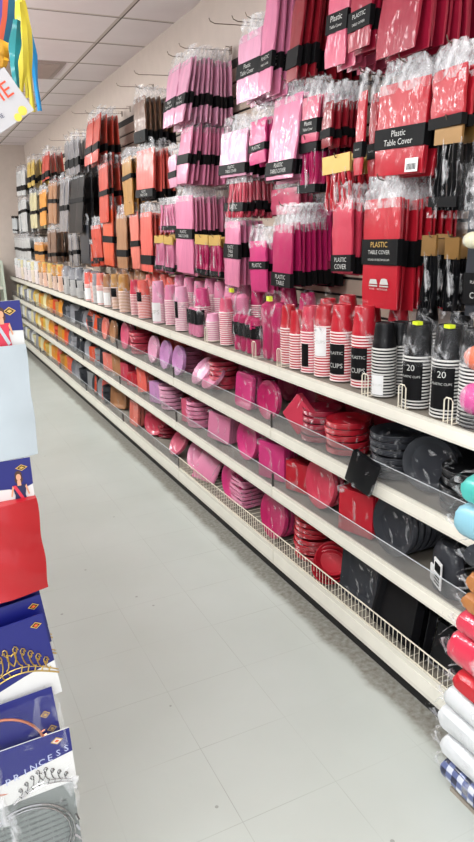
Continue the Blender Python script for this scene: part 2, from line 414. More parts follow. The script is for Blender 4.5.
def hang_row(kind, color, pl, pr, pt, pb, n, dx, band, lines, desc, tilt=.08, hd=.055, header=None, x0=1.45, cat=None, gold=None, zrot=0, dark=0):
    pm_ = pm(color); cm = (pl+pr)/2
    top = on(cm, pt, x0); bot = on(cm, pb, x0); h = top.z-bot.z
    pA = on(pl, (pt+pb)/2, x0); pB = on(pr, (pt+pb)/2, x0); W = pA.y-pB.y
    m_ = max(1, round(W/.23)) if kind == 'cover' else max(1, round(W/.2)); w = W/m_-.012
    t = {'cover': .013, 'cutlery': .02, 'slim': .02}[kind]
    hdm = FILM
    for q in range(m_):
        yc = pB.y+(q+.5)*W/m_; hook_z = top.z+hd
        parts = []
        if kind == 'cutlery':
            parts.append(('cutlery', cutlery_mesh(w*.94, h*.94, pm_, 6, -hd*.9), None, []))
            parts.append(('clear_pouch', pouch_mesh(w, h+hd*.4, -hd*.7), 'clear pouch', []))
            hm = header or GOLDP
            parts.append(('header_card', MB().box(-.003, .005, -w/2, w/2, -hd, .012, hm).mesh('header_card'), 'gold header card' if hm in (GOLDP, BRONZE) else None, []))
        else:
            parts.append(('folded_sheet', cover_mesh(w, h, t, pm_, hd), None, []))
            parts.append(('bag_header', header_mesh(w, hd, hdm), 'crumpled clear bag top', []))
        if band:
            z = -hd-h*band[0]; bh = band[1]
            sub = []
            if lines: sub = [('lettering', letter_mesh(lines, w, z, bh, gold=gold))]
            parts.append(('label', band_mesh(w, t if kind != 'cutlery' else .018, z, bh, BLK).mesh('label'), 'black paper label', sub))
        where = desc if m_ == 1 else desc+(', nearer hook' if q == 0 else ', farther hook' if q == m_-1 else ', middle hook')
        g = desc
        dx = max(dx, .026 if yc < 5 else .07 if yc > 5.8 else .045); ns = max(1, min(n, int((WX-.05-x0)/dx), 3 if yc > 5.8 else 4 if yc > 5 else 6 if (yc > 3.9 or n < 12) else 10))
        c = cat or ('cutlery pack' if kind == 'cutlery' else 'table cover')
        proto = None
        for i in range(ns):
            f = i/max(1, ns-1); rx_ = rnd(-.035, .035); a = tilt*(1-f)*1.0+rnd(-.02, .025); rz = zrot+rnd(-.07, .07)
            loc = (x0+.5*h*math.sin(a)+i*dx, yc+rnd(-.012, .012), hook_z-.006*f+rnd(-.01, .008))
            if proto is None: proto = build({'table cover': 'table_cover_pack', 'cutlery pack': 'cutlery_pack'}.get(c, c.replace(' ', '_')), parts, 'foremost '+where, c, loc, (rx_, a, rz), g)
            else: dup(proto, loc, (rx_, a, rz), 'behind the foremost '+where, g)
        put_hook(x0-.012, yc, hook_z-.004, 'hook carrying '+where)
# ---- hanging goods (near to far, three tiers)
PT = ['PLASTIC', 'TABLE COVER']
rows = [
 # top tier
 ('cover', 'crimson', 380, 425, -60, 52, 13, .02, None, None, 'crimson table covers in the nearest bundle of the top tier', .1),
 ('cover', 'crimson', 353, 376, -60, 48, 12, .02, (.62, .06), PT, 'glary crimson table covers with high label, top tier', .1),
 ('cover', 'rose', 331, 352, -50, 66, 12, .02, (.52, .062), ['Plastic', 'Table Cover'], 'rose red table covers with white script label, top tier', .09),
 ('cover', 'deepred', 292, 306, -40, 82, 13, .02, (.72, .07), None, 'dark red ribbed fan of table covers, top tier', .17),
 ('cover', 'pink', 264, 279, -30, 96, 13, .02, (.66, .06), PT, 'pink table covers in the tall fan left of the dark red', .15),
 ('cover', 'lightpink', 238, 261, 32, 102, 4, .03, (.42, .06), ['Plastic', 'Table Cover'], 'pale pink table covers beside the two empty hooks', .1),
 ('cover', 'lightpink', 166, 190, 62, 127, 13, .021, (.55, .055), ['Plastic', 'Table Cover'], 'pale pink table covers in the widest top tier fan', .2),
 ('cover', 'brown', 134, 146, 97, 143, 6, .034, (.75, .07), None, 'brown table covers with foil edges, top tier', .05),
 ('cover', 'redorange', 86, 101, 117, 166, 12, .021, (.6, .055), None, 'brick orange table covers, wide top tier fan', .16),
 ('cover', 'silver', 64, 80, 139, 175, 6, .035, (.55, .07), None, 'silver table covers of the top tier beside black ones', .05),
 ('cover', 'redorange', 42, 49, 153, 181, 10, .024, (.7, .06), None, 'small orange red table covers far down the top tier', .1),
 ('cover', 'yellow', 27, 35, 160, 187, 9, .026, (.6, .06), None, 'yellow table covers far down the top tier', .1),
 ('cover', 'white', 17, 25, 170, 196, 7, .03, (.6, .06), None, 'white table covers at the far end of the top tier', .06),
 # middle tier
 ('cover', 'red', 429, 466, 66, 122, 12, .021, (.86, .03), None, 'red table covers hung above the bronze topped pack', .03),
 ('cover', 'red', 376, 425, 82, 175, 13, .02, (.48, .062), ['Plastic', 'Table Cover'], 'bright red table covers with price sticker, middle tier', .06),
 ('cover', 'red', 356, 366, 92, 176, 3, .05, (.6, .05), ['PLASTIC'], 'slim red table covers with side label, middle tier', .04),
 ('cover', 'rose', 303, 321, 95, 141, 3, .02, (.5, .05), ['Plastic', 'Table Cover'], 'short rose table covers under a white bag top', .07),
 ('cover', 'deepred', 322, 334, 100, 146, 8, .022, (.6, .03), None, 'short dark red table covers, middle tier', .07),
 ('cover', 'pink', 269, 301, 96, 180, 12, .02, (.78, .055), PT, 'big pink table covers leaning out of the middle tier', .14),
 ('cover', 'hotpink', 250, 267, 118, 163, 8, .025, (.55, .03), ['PLASTIC'], 'small hot pink napkin packs, middle tier', .06, .05),
 ('cover', 'lightpink', 221, 248, 132, 178, 7, .028, (.72, .045), PT, 'short pale pink table covers left of the small hot pink', .08),
 ('cover', 'pink', 178, 192, 126, 184, 13, .021, (.48, .05), None, 'pink table covers in the middle tier fan', .18),
 ('cover', 'lightpink', 168, 177, 154, 186, 4, .03, (.5, .035), None, 'little pale pink packs between coral and pink', .04),
 ('cover', 'coral', 137, 153, 150, 197, 9, .026, (.86, .05), PT, 'coral table covers of the middle tier', .08),
 ('cover', 'gold', 121, 133, 156, 214, 5, .03, (.3, .03), None, 'golden tan table covers of the middle tier', .04),
 ('cover', 'redorange', 98, 108, 162, 222, 10, .025, (.45, .04), None, 'brick orange table covers of the middle tier', .08),
 ('cover', 'black', 71, 84, 174, 234, 12, .022, (.4, .04), None, 'black table covers of the middle tier', .12),
 ('cover', 'silver', 60, 69, 178, 232, 8, .03, (.5, .05), None, 'silver table covers of the middle tier', .12),
 ('cover', 'tan', 49, 57, 182, 224, 6, .03, (.4, .04), None, 'tan table covers of the middle tier', .1),
 ('cover', 'amber', 40, 46, 190, 226, 8, .03, (.5, .04), None, 'amber table covers of the middle tier', .1),
 ('cover', 'cream', 30, 37, 192, 228, 6, .03, (.5, .04), None, 'cream yellow table covers of the middle tier', .08),
 ('cover', 'white', 18, 26, 200, 232, 6, .03, (.3, .04), None, 'white table covers of the middle tier', .05),
 # lower tier
 ('cover', 'charcoal', 462, 500, 196, 316, 8, .03, (.62, .09), ['PLASTIC TABLE', 'COVER'], 'big charcoal table covers at the near end, lower tier', .02),
 ('cover', 'red', 360, 397, 200, 309, 12, .02, (.36, .085), ['PLASTIC', 'TABLE COVER', 'ROUND OR RECTANGULAR'], 'large red table covers with table drawings, lower tier', .02, .06, None, 1.44, None, 0),
 ('cover', 'pinkred', 331, 353, 202, 274, 11, .021, (.74, .06), ['PLASTIC', 'COVER'], 'pinkish red table covers, lower tier beside the large red', .02),
 ('cover', 'magenta', 272, 293, 224, 286, 13, .021, (.76, .06), ['PLASTIC', 'TABLE'], 'magenta table covers with dark ribs, lower tier', .03, .07),
 ('cover', 'hotpink', 248, 265, 242, 292, 6, .03, (.4, .035), ['PLASTIC'], 'narrow hot pink packs under clear tops, lower tier', .02, .06),
 ('cover', 'pink', 223, 240, 220, 284, 5, .03, (.34, .07), ['PLASTIC', 'TABLE', 'COVER'], 'tall pink table covers with square label, lower tier', .02, .05),
 ('cover', 'pink', 177, 192, 197, 274, 12, .022, (.42, .055), PT, 'long pink table covers with square label, lower tier', .03),
 ('cover', 'coral', 140, 152, 212, 271, 5, .03, (.72, .06), None, 'long coral table covers, lower tier', .03),
 ('cover', 'salmon', 130, 138, 213, 269, 4, .03, (.5, .04), None, 'salmon packs beside the long coral, lower tier', .03),
 ('cover', 'tan', 116, 127, 214, 268, 5, .03, (.65, .05), None, 'tan table covers, lower tier', .03),
 ('cover', 'orange', 103, 113, 206, 266, 5, .03, (.5, .05), None, 'orange table covers, lower tier', .03),
 ('cover', 'redorange', 93, 101, 226, 266, 4, .03, (.8, .03), None, 'short brick orange packs, lower tier', .03),
 ('cover', 'charcoal', 81, 89, 222, 264, 6, .03, None, None, 'charcoal table covers, lower tier', .03),
 ('cover', 'silver', 68, 77, 234, 266, 6, .03, (.5, .04), None, 'silver packs, lower tier', .03),
 ('cover', 'brown', 47, 56, 230, 262, 8, .03, (.7, .04), None, 'brown table covers, lower tier', .06),
 ('cover', 'amber', 35, 43, 242, 263, 6, .03, (.4, .04), None, 'amber packs, lower tier', .04),
 ('cover', 'white', 15, 30, 238, 262, 6, .03, (.4, .04), None, 'white packs, lower tier', .04),
]
rows += [('cover', 'rose', 270, 300, 188, 214, 4, .03, None, None, 'rose packs half hidden above the magenta covers', .03, .02, None, 1.56),
 ('cover', 'deepred', 398, 428, 128, 182, 4, .03, None, None, 'dark red packs half hidden above the bronze cards', .03, .03, None, 1.6),
 ('cover', 'magenta', 300, 330, 206, 262, 3, .03, None, None, 'magenta packs half hidden left of the pinkish red covers', .03, .03, None, 1.62)]
for r_ in rows: hang_row(*r_)
def add_front(label_start, px, py, x, name, fn, lab):
    for o in C.objects:
        if str(o.get('label', '')).startswith(label_start):
            p = on(px, py, x); b = MB(); fn(b, p.y-o.location.y, p.z-o.location.z); obj(name, b.mesh(name), o, label=lab); return
def pict(b, y, z):
    for yy, k in ((y+.03, 0), (y-.03, 1)):
        b.box(-.0062, -.0052, yy-.024, yy+.024, z-.012, z-.008, WHT); pts = [(-.0057, yy+.024, z-.004), (-.0057, yy+.017, z+.012), (-.0057, yy-.017, z+.012), (-.0057, yy-.024, z-.004)]
        b.poly(pts[::-1], WHT)
        if k: b.poly([(-.0057, yy+.017*math.cos(a), z+.012+.004*math.sin(a)) for a in [math.pi*q/8 for q in range(9)]], WHT)
    put_text(b, 'ROUND      RECTANGULAR', .1, on_front(z-.02, y, -.0057), WHT)
add_front('foremost large red table covers', 380, 283, 1.44, 'pictograms', pict, 'white table pictograms')
add_front('foremost bright red table covers', 416, 164, 1.45, 'price_sticker', lambda b, y, z: (b.box(-.0075, -.0055, y-.028, y+.028, z-.02, z+.02, BARC), [b.box(-.0082, -.0075, y-.02+i*.006, y-.02+i*.006+.003, z-.014, z+.004, BLK) for i in range(7)]), 'white price sticker')
cut = [
 ('cutlery', 'black', 431, 461, 142, 214, 5, .05, (.72, .03), None, 'black cutlery packs with bronze header, middle tier', .03, .05, BRONZE),
 ('cutlery', 'black', 421, 438, 256, 314, 5, .05, None, None, 'black cutlery packs with bronze header, lower tier', .02, .05, BRONZE),
 ('cutlery', 'black', 440, 456, 256, 314, 5, .05, None, None, 'second black cutlery packs with bronze header, lower tier', .02, .05, BRONZE),
 ('cutlery', 'red', 323, 350, 174, 214, 5, .045, None, None, 'red cutlery packs under a gold header', .03, .05, GOLDP),
 ('cutlery', 'magenta', 297, 316, 150, 190, 6, .035, (.8, .03), None, 'magenta cutlery packs with low black label, middle tier', .03, .03, BLK),
 ('cutlery', 'pinkred', 224, 246, 182, 219, 7, .035, (.52, .04), ['PLASTIC'], 'rose cutlery packs bunched in a fan, lower tier', .12, .02, FILM),
 ('cutlery', 'magenta', 196, 221, 246, 278, 6, .035, (.78, .025), None, 'magenta cutlery packs under a gold header', .04, .04, GOLDP),
 ('cutlery', 'pink', 155, 173, 243, 273, 6, .035, (.74, .025), None, 'pink cutlery packs under a gold header', .05, .035, GOLDP),
 ('cutlery', 'pink', 160, 176, 203, 233, 5, .035, (.7, .025), None, 'small pink cutlery packs beside the coral covers', .04, .03, FILM),
 ('cutlery', 'orange', 90, 99, 244, 268, 5, .04, (.7, .02), None, 'orange cutlery packs, lower tier', .04, .03, FILM),
 ('cutlery', 'white', 12, 17, 218, 234, 5, .04, (.7, .02), None, 'white cutlery packs at the far end', .04, .02, BLK),
]
for r_ in cut: hang_row(*r_)
# spare hooks on the bare wall above the goods
for px, py, d in ((211, 24, 'empty wall hook above the widest pink fan, left one'), (234, 22, 'empty wall hook above the pale pink covers, right one'), (136, 75, 'empty wall hook above the brown covers'), (118, 87, 'empty wall hook left of and above the brown covers'),
                  (73, 114, 'empty wall hook above the silver covers'), (50, 141, 'empty wall hook over the small orange covers')):
    p = on(px, py, 1.5); put_hook(1.46, p.y, p.z, d, None) if False else tag(obj('wall_hook', hook_mesh(.27), None, (WX, p.y, p.z)), d, 'hook')
# drawings on the large red cover (white round and square table pictograms) and its price sticker neighbours
# ================================================================ cup stacks on the top shelf
def cups_mesh(c, rr, top, n, step, lip):
    b = MB(); mt = dish(c); pr = []; mm = []
    z = 0
    for i in range(n):
        pr += [(rr*.965, z), (rr, z+.001), (rr, z+.0045), (rr*.955, z+.0055), (rr*.94, z+step-.0005)]; mm += [lip, lip, lip, mt, mt]; z += step
    pr += [(rr*.97, z), (rr, z+.001), (rr, z+.004), (rr*.95, z+.006), (rr*.9, z+top*.3), (rr*.89, z+top*.31), (rr*.8, z+top*.75), (rr*.74, z+top-.004), (rr*.70, z+top), (rr*.66, z+top-.003)]
    mm += [lip, lip, lip, mt, mt, mt, mt, mt, mt, mt]
    b.lathe(pr, 20, mt, mats=mm[:len(pr)-1]); return b.mesh('nested_cups', True)
def bagtop_mesh(rr, z, h, mt=None, z0=None):
    b = MB(); rows = []
    zs = [(z0 if z0 is not None else z*.5, 1.06), (z*.8, 1.07), (z, .95), (z+h*.3, .7), (z+h*.6, .5), (z+h, .62)]
    for zz, k in zs: rows.append([(rr*k*(1+rnd(-.09, .09))*math.cos(2*math.pi*j/12), rr*k*(1+rnd(-.09, .09))*math.sin(2*math.pi*j/12), zz+(rnd(-.008, .008) if zz > z*.8 else 0)) for j in range(12)])
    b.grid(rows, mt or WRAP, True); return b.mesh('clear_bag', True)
def cup_label(rr, z0, z1, a0, a1, mt, lines=None):
    """a curved label on the sleeve; angles measured from the -X (aisle) side towards -Y (camera)"""
    b = MB(); r2 = rr*1.012; rows = []
    P = lambda a, z, r: (-r*math.cos(a), -r*math.sin(a), z)
    for zz in (z0, z1): rows.append([P(a0+(a1-a0)*k/8, zz, r2) for k in range(9)])
    b.grid([rows[1], rows[0]], mt); lab = b.mesh('label', True)
    if not lines: return lab, None
    t = MB(); am = (a0+a1)/2
    for i, l in enumerate(lines):
        if l == ' ': continue
        zz = z1-(z1-z0)*(i+.7)/(len(lines)+.4)
        put_text(t, l, (a1-a0)*r2*.82, lambda u, v: P(am+u/r2, zz+v, r2*1.012), WHT, (z1-z0)/(len(lines)+.4)*.7)
    return lab, t.mesh('lettering')
WL = plain('white_lip', (232, 214, 212), .35); WL2 = plain('white_cup_lip', (206, 204, 200), .35)
def put_cups(c, px, x, rr, H, desc, top=.085, bag=True, label=None, lip=None, step=.0105, sticker=None, yy=None):
    y = yy if yy is not None else ypos(px, x, SH[0]+H/2); n = max(2, int((H-top)/step))
    lip = lip or (WL2 if c in ('black', 'charcoal', 'silver', 'grey') else WL)
    parts = [('nested_cups', cups_mesh(c, rr, H-n*step, n, step, lip), None, [])]
    if label:
        z0, z1, a0, a1, mt, lines = label; l, tx = cup_label(rr, z0*H, z1*H, a0, a1, mt, lines)
        parts.append(('label', l, 'printed sleeve label', [('lettering', tx)] if tx else []))
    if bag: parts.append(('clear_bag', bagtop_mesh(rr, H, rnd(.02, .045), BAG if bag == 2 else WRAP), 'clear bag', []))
    if sticker:
        b = MB(); s = .016; b.box(-rr*.7-s*.2, -rr*.7+s, -rr*.5-s, -rr*.5+s*.6, H-.004, H+.006, YEL); parts.append(('price_sticker', b.mesh('price_sticker'), 'yellow price sticker', []))
    return build('cup_stack', parts, desc, 'cups', (x, y, SH[0]+.002), (0, 0, rnd(-.1, .1)))
K1 = (.1, .56, -.3, 1.25, BLK, ['20', 'PLASTIC CUPS', ' ', ' '])
KL = (.1, .5, -.3, 1.2, BLK, ['PLASTIC', 'CUPS'])
cups = [
 ('black', 462+14, 1.39, .047, .27, 'black cup stack at the near end under the pink bag', .1, 2, None),
 ('black', 448, 1.385, .049, .27, 'black bagged cup stack with yellow sticker, nearest of two', .1, 2, K1, None, .0105, 1),
 ('black', 418, 1.385, .048, .265, 'black bagged cup stack with yellow sticker, farther of two', .1, 2, K1, None, .0105, 1),
 ('black', 400, 1.46, .041, .24, 'small black cup stack standing behind the wire divider', .08, False, None),
 ('black', 384, 1.385, .042, .245, 'black cup stack with white rims and barcode sticker', .08, False, (.03, .3, -.2, .9, BARC, ['20 CUPS'])),
 ('red', 364, 1.41, .046, .285, 'red cup stack with black label, nearer of the big pair', .1, True, KL),
 ('red', 342, 1.40, .045, .28, 'red cup stack with black label, farther of the big pair', .1, True, KL),
 ('red', 324.5, 1.39, .041, .27, 'red cup stack with white label in crumpled bag', .08, 2, (.3, .7, -.1, 1.1, BARC, ['CUPS'])),
 ('pinkred', 311, 1.385, .042, .26, 'pinkish red cup stack with narrow black label', .1, 2, (.1, .45, .0, .8, BLK, None)),
 ('red', 298, 1.38, .036, .235, 'slim red cup stack, right one of the slim pair', .09, True, None),
 ('red', 289, 1.40, .037, .245, 'slim red cup stack, left one of the slim pair', .09, True, None),
 ('rose', 226.5, 1.385, .037, .23, 'rose cup stack with pale rims left of the magenta bags', .07, True, None),
 ('lightpink', 213, 1.38, .038, .14, 'short pale lilac pink cup stack behind wire divider', .04, True, None),
 ('hotpink', 203, 1.43, .046, .25, 'bright pink cup stack with black label', .1, 2, (.15, .5, -.3, 1.1, BLK, None)),
 ('lightpink', 182, 1.385, .045, .25, 'pale pink cup stack with upright black label', .09, 2, (.3, .68, .1, .7, BLK, None)),
 ('pink', 171, 1.42, .04, .24, 'pink cup stack between two pale ones', .09, True, None),
 ('lightpink', 159, 1.385, .046, .26, 'pale pink cup stack with white paper sleeve', .14, True, (.05, .5, -1, 1.4, BARC, ['CUPS'])),
 ('coral', 144, 1.385, .046, .25, 'coral cup stack with black and white label', .1, 2, (.45, .7, -.2, 1.0, BLK, None)),
 ('pinkred', 136, 1.40, .042, .24, 'rosy cup stack left of the coral one', .1, True, None),
 ('gold', 125, 1.385, .05, .27, 'golden tan bagged cup stack, nearer of two', .12, 2, None),
 ('gold', 117, 1.40, .046, .26, 'golden tan bagged cup stack, farther of two', .1, 2, (.35, .6, -.2, 1.1, BLK, None)),
 ('tan', 109, 1.39, .046, .25, 'tan cup stack with white paper sleeve', .1, True, (.05, .45, -1, 1.4, BARC, None)),
 ('salmon', 102, 1.385, .045, .25, 'salmon cup stack with white paper sleeve', .1, True, (.05, .45, -1, 1.4, BARC, None)),
 ('orange', 95, 1.385, .04, .24, 'slim orange cup stack beside the salmon one', .08, True, None),
 ('coral', 89.5, 1.385, .043, .24, 'orange coral cup stack next to the grey bags', .1, True, (.05, .45, -1, 1.4, BARC, None)),
]
for c_ in cups: put_cups(*c_)
def auto_color(y):
    return 'charcoal silver'.split() if y < 6.3 else 'silver grey charcoal'.split() if y < 7.0 else 'amber gold orange'.split() if y < 7.9 else 'yellow amber cream'.split() if y < 8.9 else 'white silver cream'.split()
y = 5.62; i = 0
while y < 10.4:
    zone = 'silver' if y < 7.0 else 'gold' if y < 8.4 else 'pale'
    c = (['silver', 'grey', 'silver'] if y < 7.0 else ['gold', 'amber', 'yellow'] if y < 8.4 else ['white', 'cream', 'white'])[i % 3]
    t = put_cups(c, 0, 1.39+.02*(i % 2), .046, .24+.012*(i % 3), '%s bagged cup stack in the far %s stretch of the top shelf' % (c, zone), .1, 2, (.3, .6, 0, 1, BLK, None) if i % 2 else None, yy=y)
    t['group'] = '%s cup stacks, far %s stretch' % (c, zone); y += rnd(.125, .16); i += 1
# second row of stacks behind the first
y = 1.45; i = 0; 
while y < 5.5:
    c = 'black' if y < 1.85 else 'red' if y < 2.5 else 'magenta' if y < 3.0 else 'pink' if y < 4.1 else 'coral' if y < 4.7 else 'tan'
    t = put_cups(c, 0, 1.53, .043, .27+.012*(i % 3), '%s cup stack in the rear row of the top shelf' % c, .09, True, None, yy=y)
    t['group'] = 'rear row %s cup stacks' % c; y += rnd(.13, .17); i += 1
# magenta bagged bundles with black labels
def bag_bundle(c, px, x, w, h, desc, n=4, sticker=False, lab=(.55, .3)):
    y = ypos(px, x, SH[0]+h/2)
    b = MB(); mt = dish(c)
    for i in range(n):
        yy = w/2-w*(i+.5)/n; r = w/n*.5
        b.lathe([(r*.75, 0), (r*.9, h*.1), (r*.8, h*.45), (r, h*.75), (r*.92, h*.93), (r*.4, h)], 10, mt, Matrix.Translation((rnd(-.006, .006), yy, 0)))
    parts = [('wrapped_bundle', b.mesh('wrapped_bundle', True), None, [])]
    if lab:
        b = MB()
        for i in range(n):
            yy = w/2-w*(i+.5)/n; r = w/n*.5+.003; b.lathe([(r, h*(lab[0]-lab[1]/2)), (r, h*(lab[0]+lab[1]/2))], 10, BLK, Matrix.Translation((0, yy, 0)))
        parts.append(('label', b.mesh('label', True), 'black labels', []))
    rows = []
    for zz, k in ((0, 1.05), (h*.5, 1.1), (h*.9, 1.08), (h*1.08, .8), (h*1.2, .5)):
        rows.append([((w/n*.6*k+rnd(-.006, .006))*math.cos(2*math.pi*j/14), (w*.54*k+rnd(-.006, .006))*math.sin(2*math.pi*j/14), zz+(rnd(-.012, .012) if zz > h*.8 else 0)) for j in range(14)])
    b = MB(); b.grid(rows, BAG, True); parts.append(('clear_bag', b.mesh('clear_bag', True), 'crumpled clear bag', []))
    if sticker: b = MB(); b.box(-.035, -.02, -.02, .01, h*1.02, h*1.02+.02, YEL); parts.append(('price_sticker', b.mesh('price_sticker'), 'yellow price sticker', []))
    build('bagged_cutlery', parts, desc, 'cutlery bag', (x, y, SH[0]+.002), (0, 0, 0))
bag_bundle('magenta', 275, 1.395, .17, .25, 'tall magenta bag with yellow sticker beside slim red cups', 2, True, None)
bag_bundle('magenta', 248, 1.375, .25, .17, 'wide magenta cutlery bag with four black labels', 4, False, (.62, .35))
bag_bundle('pink', 237, 1.45, .2, .25, 'puffy pale pink bag behind the magenta cutlery', 3, True, None)
bag_bundle('pink', 196, 1.37, .16, .15, 'pale pink cutlery bag with stepped black labels', 3, False, (.7, .5))
# small wire dividers standing on the top shelf
def divider():
    b = MB(); w = .034; h = .075; x = 0
    b.tube([(x, -w/2, 0), (x, -w/2, h-.008), (x, -w/2+.008, h), (x, w/2-.008, h), (x, w/2, h-.008), (x, w/2, 0)], .0022, WIRE)
    b.tube([(x, -w/2, .002), (x+.36, -w/2, .002)], .002, WIRE); b.tube([(x, w/2, .002), (x+.36, w/2, .002)], .002, WIRE); b.tube([(x, 0, 0), (x, 0, h)], .0015, WIRE)
    return b.mesh('wire_divider')
dvm = divider()
for px, d in ((448, 'between black cups at the near end'), (402, 'in front of the small black cups'), (365, 'in front of the red cup pair'), (279, 'at the tall magenta bag'), (254, 'at the magenta cutlery bag'), (206, 'at the short pale cups')):
    tag(obj('wire_divider', dvm, None, (1.327, ypos(px, 1.327, 1.05), SH[0]+.001)), 'small cream wire divider '+d, 'divider', None)
# ================================================================ plates, napkins and bowls on the lower shelves
def disc_mesh(r, n, c, t=.022, sq=0, ey=1):
    """n wrapped plate packs? one pack: a nest of plates lying flat, rim up, thickness t"""
    b = MB(); mt = dish(c); k = 4
    pr = [(r*.62, 0), (r*.66, .001)]
    for i in range(k):
        z = t*(i+.2)/k; pr += [(r*(.93+.012*i), z), (r*(.975+.008*i), z+t*.5/k)]
    pr += [(r, t), (r*.985, t+.002), (r*.93, t-.001), (r*.86, t-.003), (r*.74, t-.013), (r*.69, t-.0155), (r*.3, t-.016)]
    b.lathe(pr, 36 if not sq else 32, mt, sq=sq, ey=ey); return b.mesh('plates', True)
def wrap_mesh(r, t, sq=0):
    b = MB(); pr = [(r*.02, t-.004), (r*.5, t-.003), (r*.9, t+.004), (r*1.02, t*.6), (r*1.015, .0), (r*.6, -.003)]
    b.lathe(pr, 24, WRAP, cap=False, sq=sq); return b.mesh('shrink_wrap', True)
def flip(b): return b
PKM = {}
def plate_parts(r, c, t, sq, wrap=True):
    k = (round(r, 3), c, t, sq, wrap)
    if k not in PKM:
        PKM[k] = [('plates', disc_mesh(r, 1, c, t, sq), None, [])]+([('shrink_wrap', wrap_mesh(r, t, sq), 'clear shrink wrap', [])] if wrap else [])
    return PKM[k]
def edge_packs(c, px, z, r, n, desc, x0=1.36, rz=0, lean=.12, dx=.03, sq=0, yy=None, wrap=True, grp=None, spin=0):
    x0 += r*abs(math.sin(rz))*.92
    if lean > .5: x0 += r*math.sin(lean)*.6
    y = yy if yy is not None else ypos(px, x0, z+r)
    proto = None
    rr_ = r*(.92 if sq else 1)
    for i in range(n):
        # pack's own +Z faces the aisle (-X), leaning back against its neighbours
        M = Matrix.Rotation(-rz, 3, 'Z') @ Matrix.Rotation(-math.pi/2+lean, 3, 'Y') @ Matrix.Rotation(spin, 3, 'Z')
        rot = M.to_euler()
        loc = Vector((x0+.02, y, z+rr_*math.cos(lean)+.004+.0*i))+Matrix.Rotation(-rz, 3, 'Z') @ Vector((i*dx, 0, 0))
        g = grp or (desc if n > 1 else None)
        if proto is None: proto = build('plate_pack', plate_parts(r, c, .022, sq, wrap), ('foremost '+desc) if n > 1 and not grp else desc, 'plates', loc, rot, g)
        else: dup(proto, loc, rot, ('standing behind the foremost '+desc) if not grp else desc, g)
def flat_packs(c, px, z, r, n, desc, x0=None, t=.022, sq=0, yy=None, grp=None, wrap=True):
    x = x0 or XF+.025+r; y = yy if yy is not None else ypos(px, x, z+n*t/2); proto = None
    for i in range(n):
        loc = (x+rnd(-.006, .006), y+rnd(-.006, .006), z+.004+i*(t+.004)); rot = (rnd(-.02, .02), rnd(-.02, .02), rnd(0, 6) if not sq else rnd(-.1, .1))
        if proto is None: proto = build('plate_pack', plate_parts(r, c, t, sq, wrap), ('bottom pack of '+desc) if not grp else desc, 'plates', loc, rot, grp or desc)
        else: dup(proto, loc, rot, (('top pack of ' if i == n-1 else 'inner pack of ')+desc) if not grp else desc, grp or desc)
def bevbox(x, y, z, mt, bv=.006, layers=0, name='folded_napkins'):
    bm = bmesh.new(); bmesh.ops.create_cube(bm, size=1); bmesh.ops.scale(bm, vec=(x, y, z), verts=bm.verts)
    bmesh.ops.bevel(bm, geom=bm.edges[:], offset=bv, segments=2, affect='EDGES')
    me = bpy.data.meshes.new(name); bm.to_mesh(me); bm.free(); me.materials.append(mt)
    me.polygons.foreach_set('use_smooth', [True]*len(me.polygons))
    try: me.set_sharp_from_angle(angle=math.radians(50))
    except Exception: pass
    return me
def leaf_mesh(w, h, t, mt, n=5):
    """folded napkins: leaves stacked along x, creased edge on the camera side"""
    b = MB()
    for i in range(n):
        x0 = -t/2+t*i/n; x1 = x0+t/n*.9; e = rnd(0, .0025)
        rows = []
        for zz, k in ((-h/2, .96), (-h/2+.003, 1), (h/2-.003, 1), (h/2, .96)):
            a = w/2*k-e; xm = (x0+x1)/2; hx = (x1-x0)/2
            rows.append([(x0, a-.003, zz), (x0, -a+.003, zz), (xm, -a, zz), (x1, -a+.003, zz), (x1, a-.003, zz), (xm, a, zz)])
        n0 = len(b.v); b.grid(rows, mt, True); b.f.append(tuple(n0+j for j in reversed(range(6)))); b.m.append(0)
        e_ = n0+18; b.f.append(tuple(e_+j for j in range(6))); b.m.append(0)
    return b.mesh('folded_napkins', True)
def napkin(c, px, z, w, h, t, desc, x0=1.37, rz=0, lean=.08, spin=0, yy=None, grp=None, seal=True, dz=0):
    if z > 0 and 'against the shelf edge' not in desc: x0 += w/2*abs(math.sin(rz))-.012
    y = yy if yy is not None else ypos(px, x0, z+h/2)
    M = Matrix.Rotation(-rz, 3, 'Z') @ Matrix.Rotation(lean, 3, 'Y') @ Matrix.Rotation(spin, 3, 'X')
    H = h/2*math.cos(spin)+w/2*abs(math.sin(spin))
    parts = [('folded_napkins', leaf_mesh(w, h, t, pm(c)), None, [])]
    if seal:
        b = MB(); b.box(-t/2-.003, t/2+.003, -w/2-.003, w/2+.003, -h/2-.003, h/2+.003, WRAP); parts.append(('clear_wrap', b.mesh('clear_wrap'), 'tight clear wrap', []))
    return build('napkin_pack', parts, desc, 'napkins', (x0+t/2, y, z+H*math.cos(lean)+.006+dz), M.to_euler(), grp)
A, B_, D = SH[1], SH[2], SH[3]
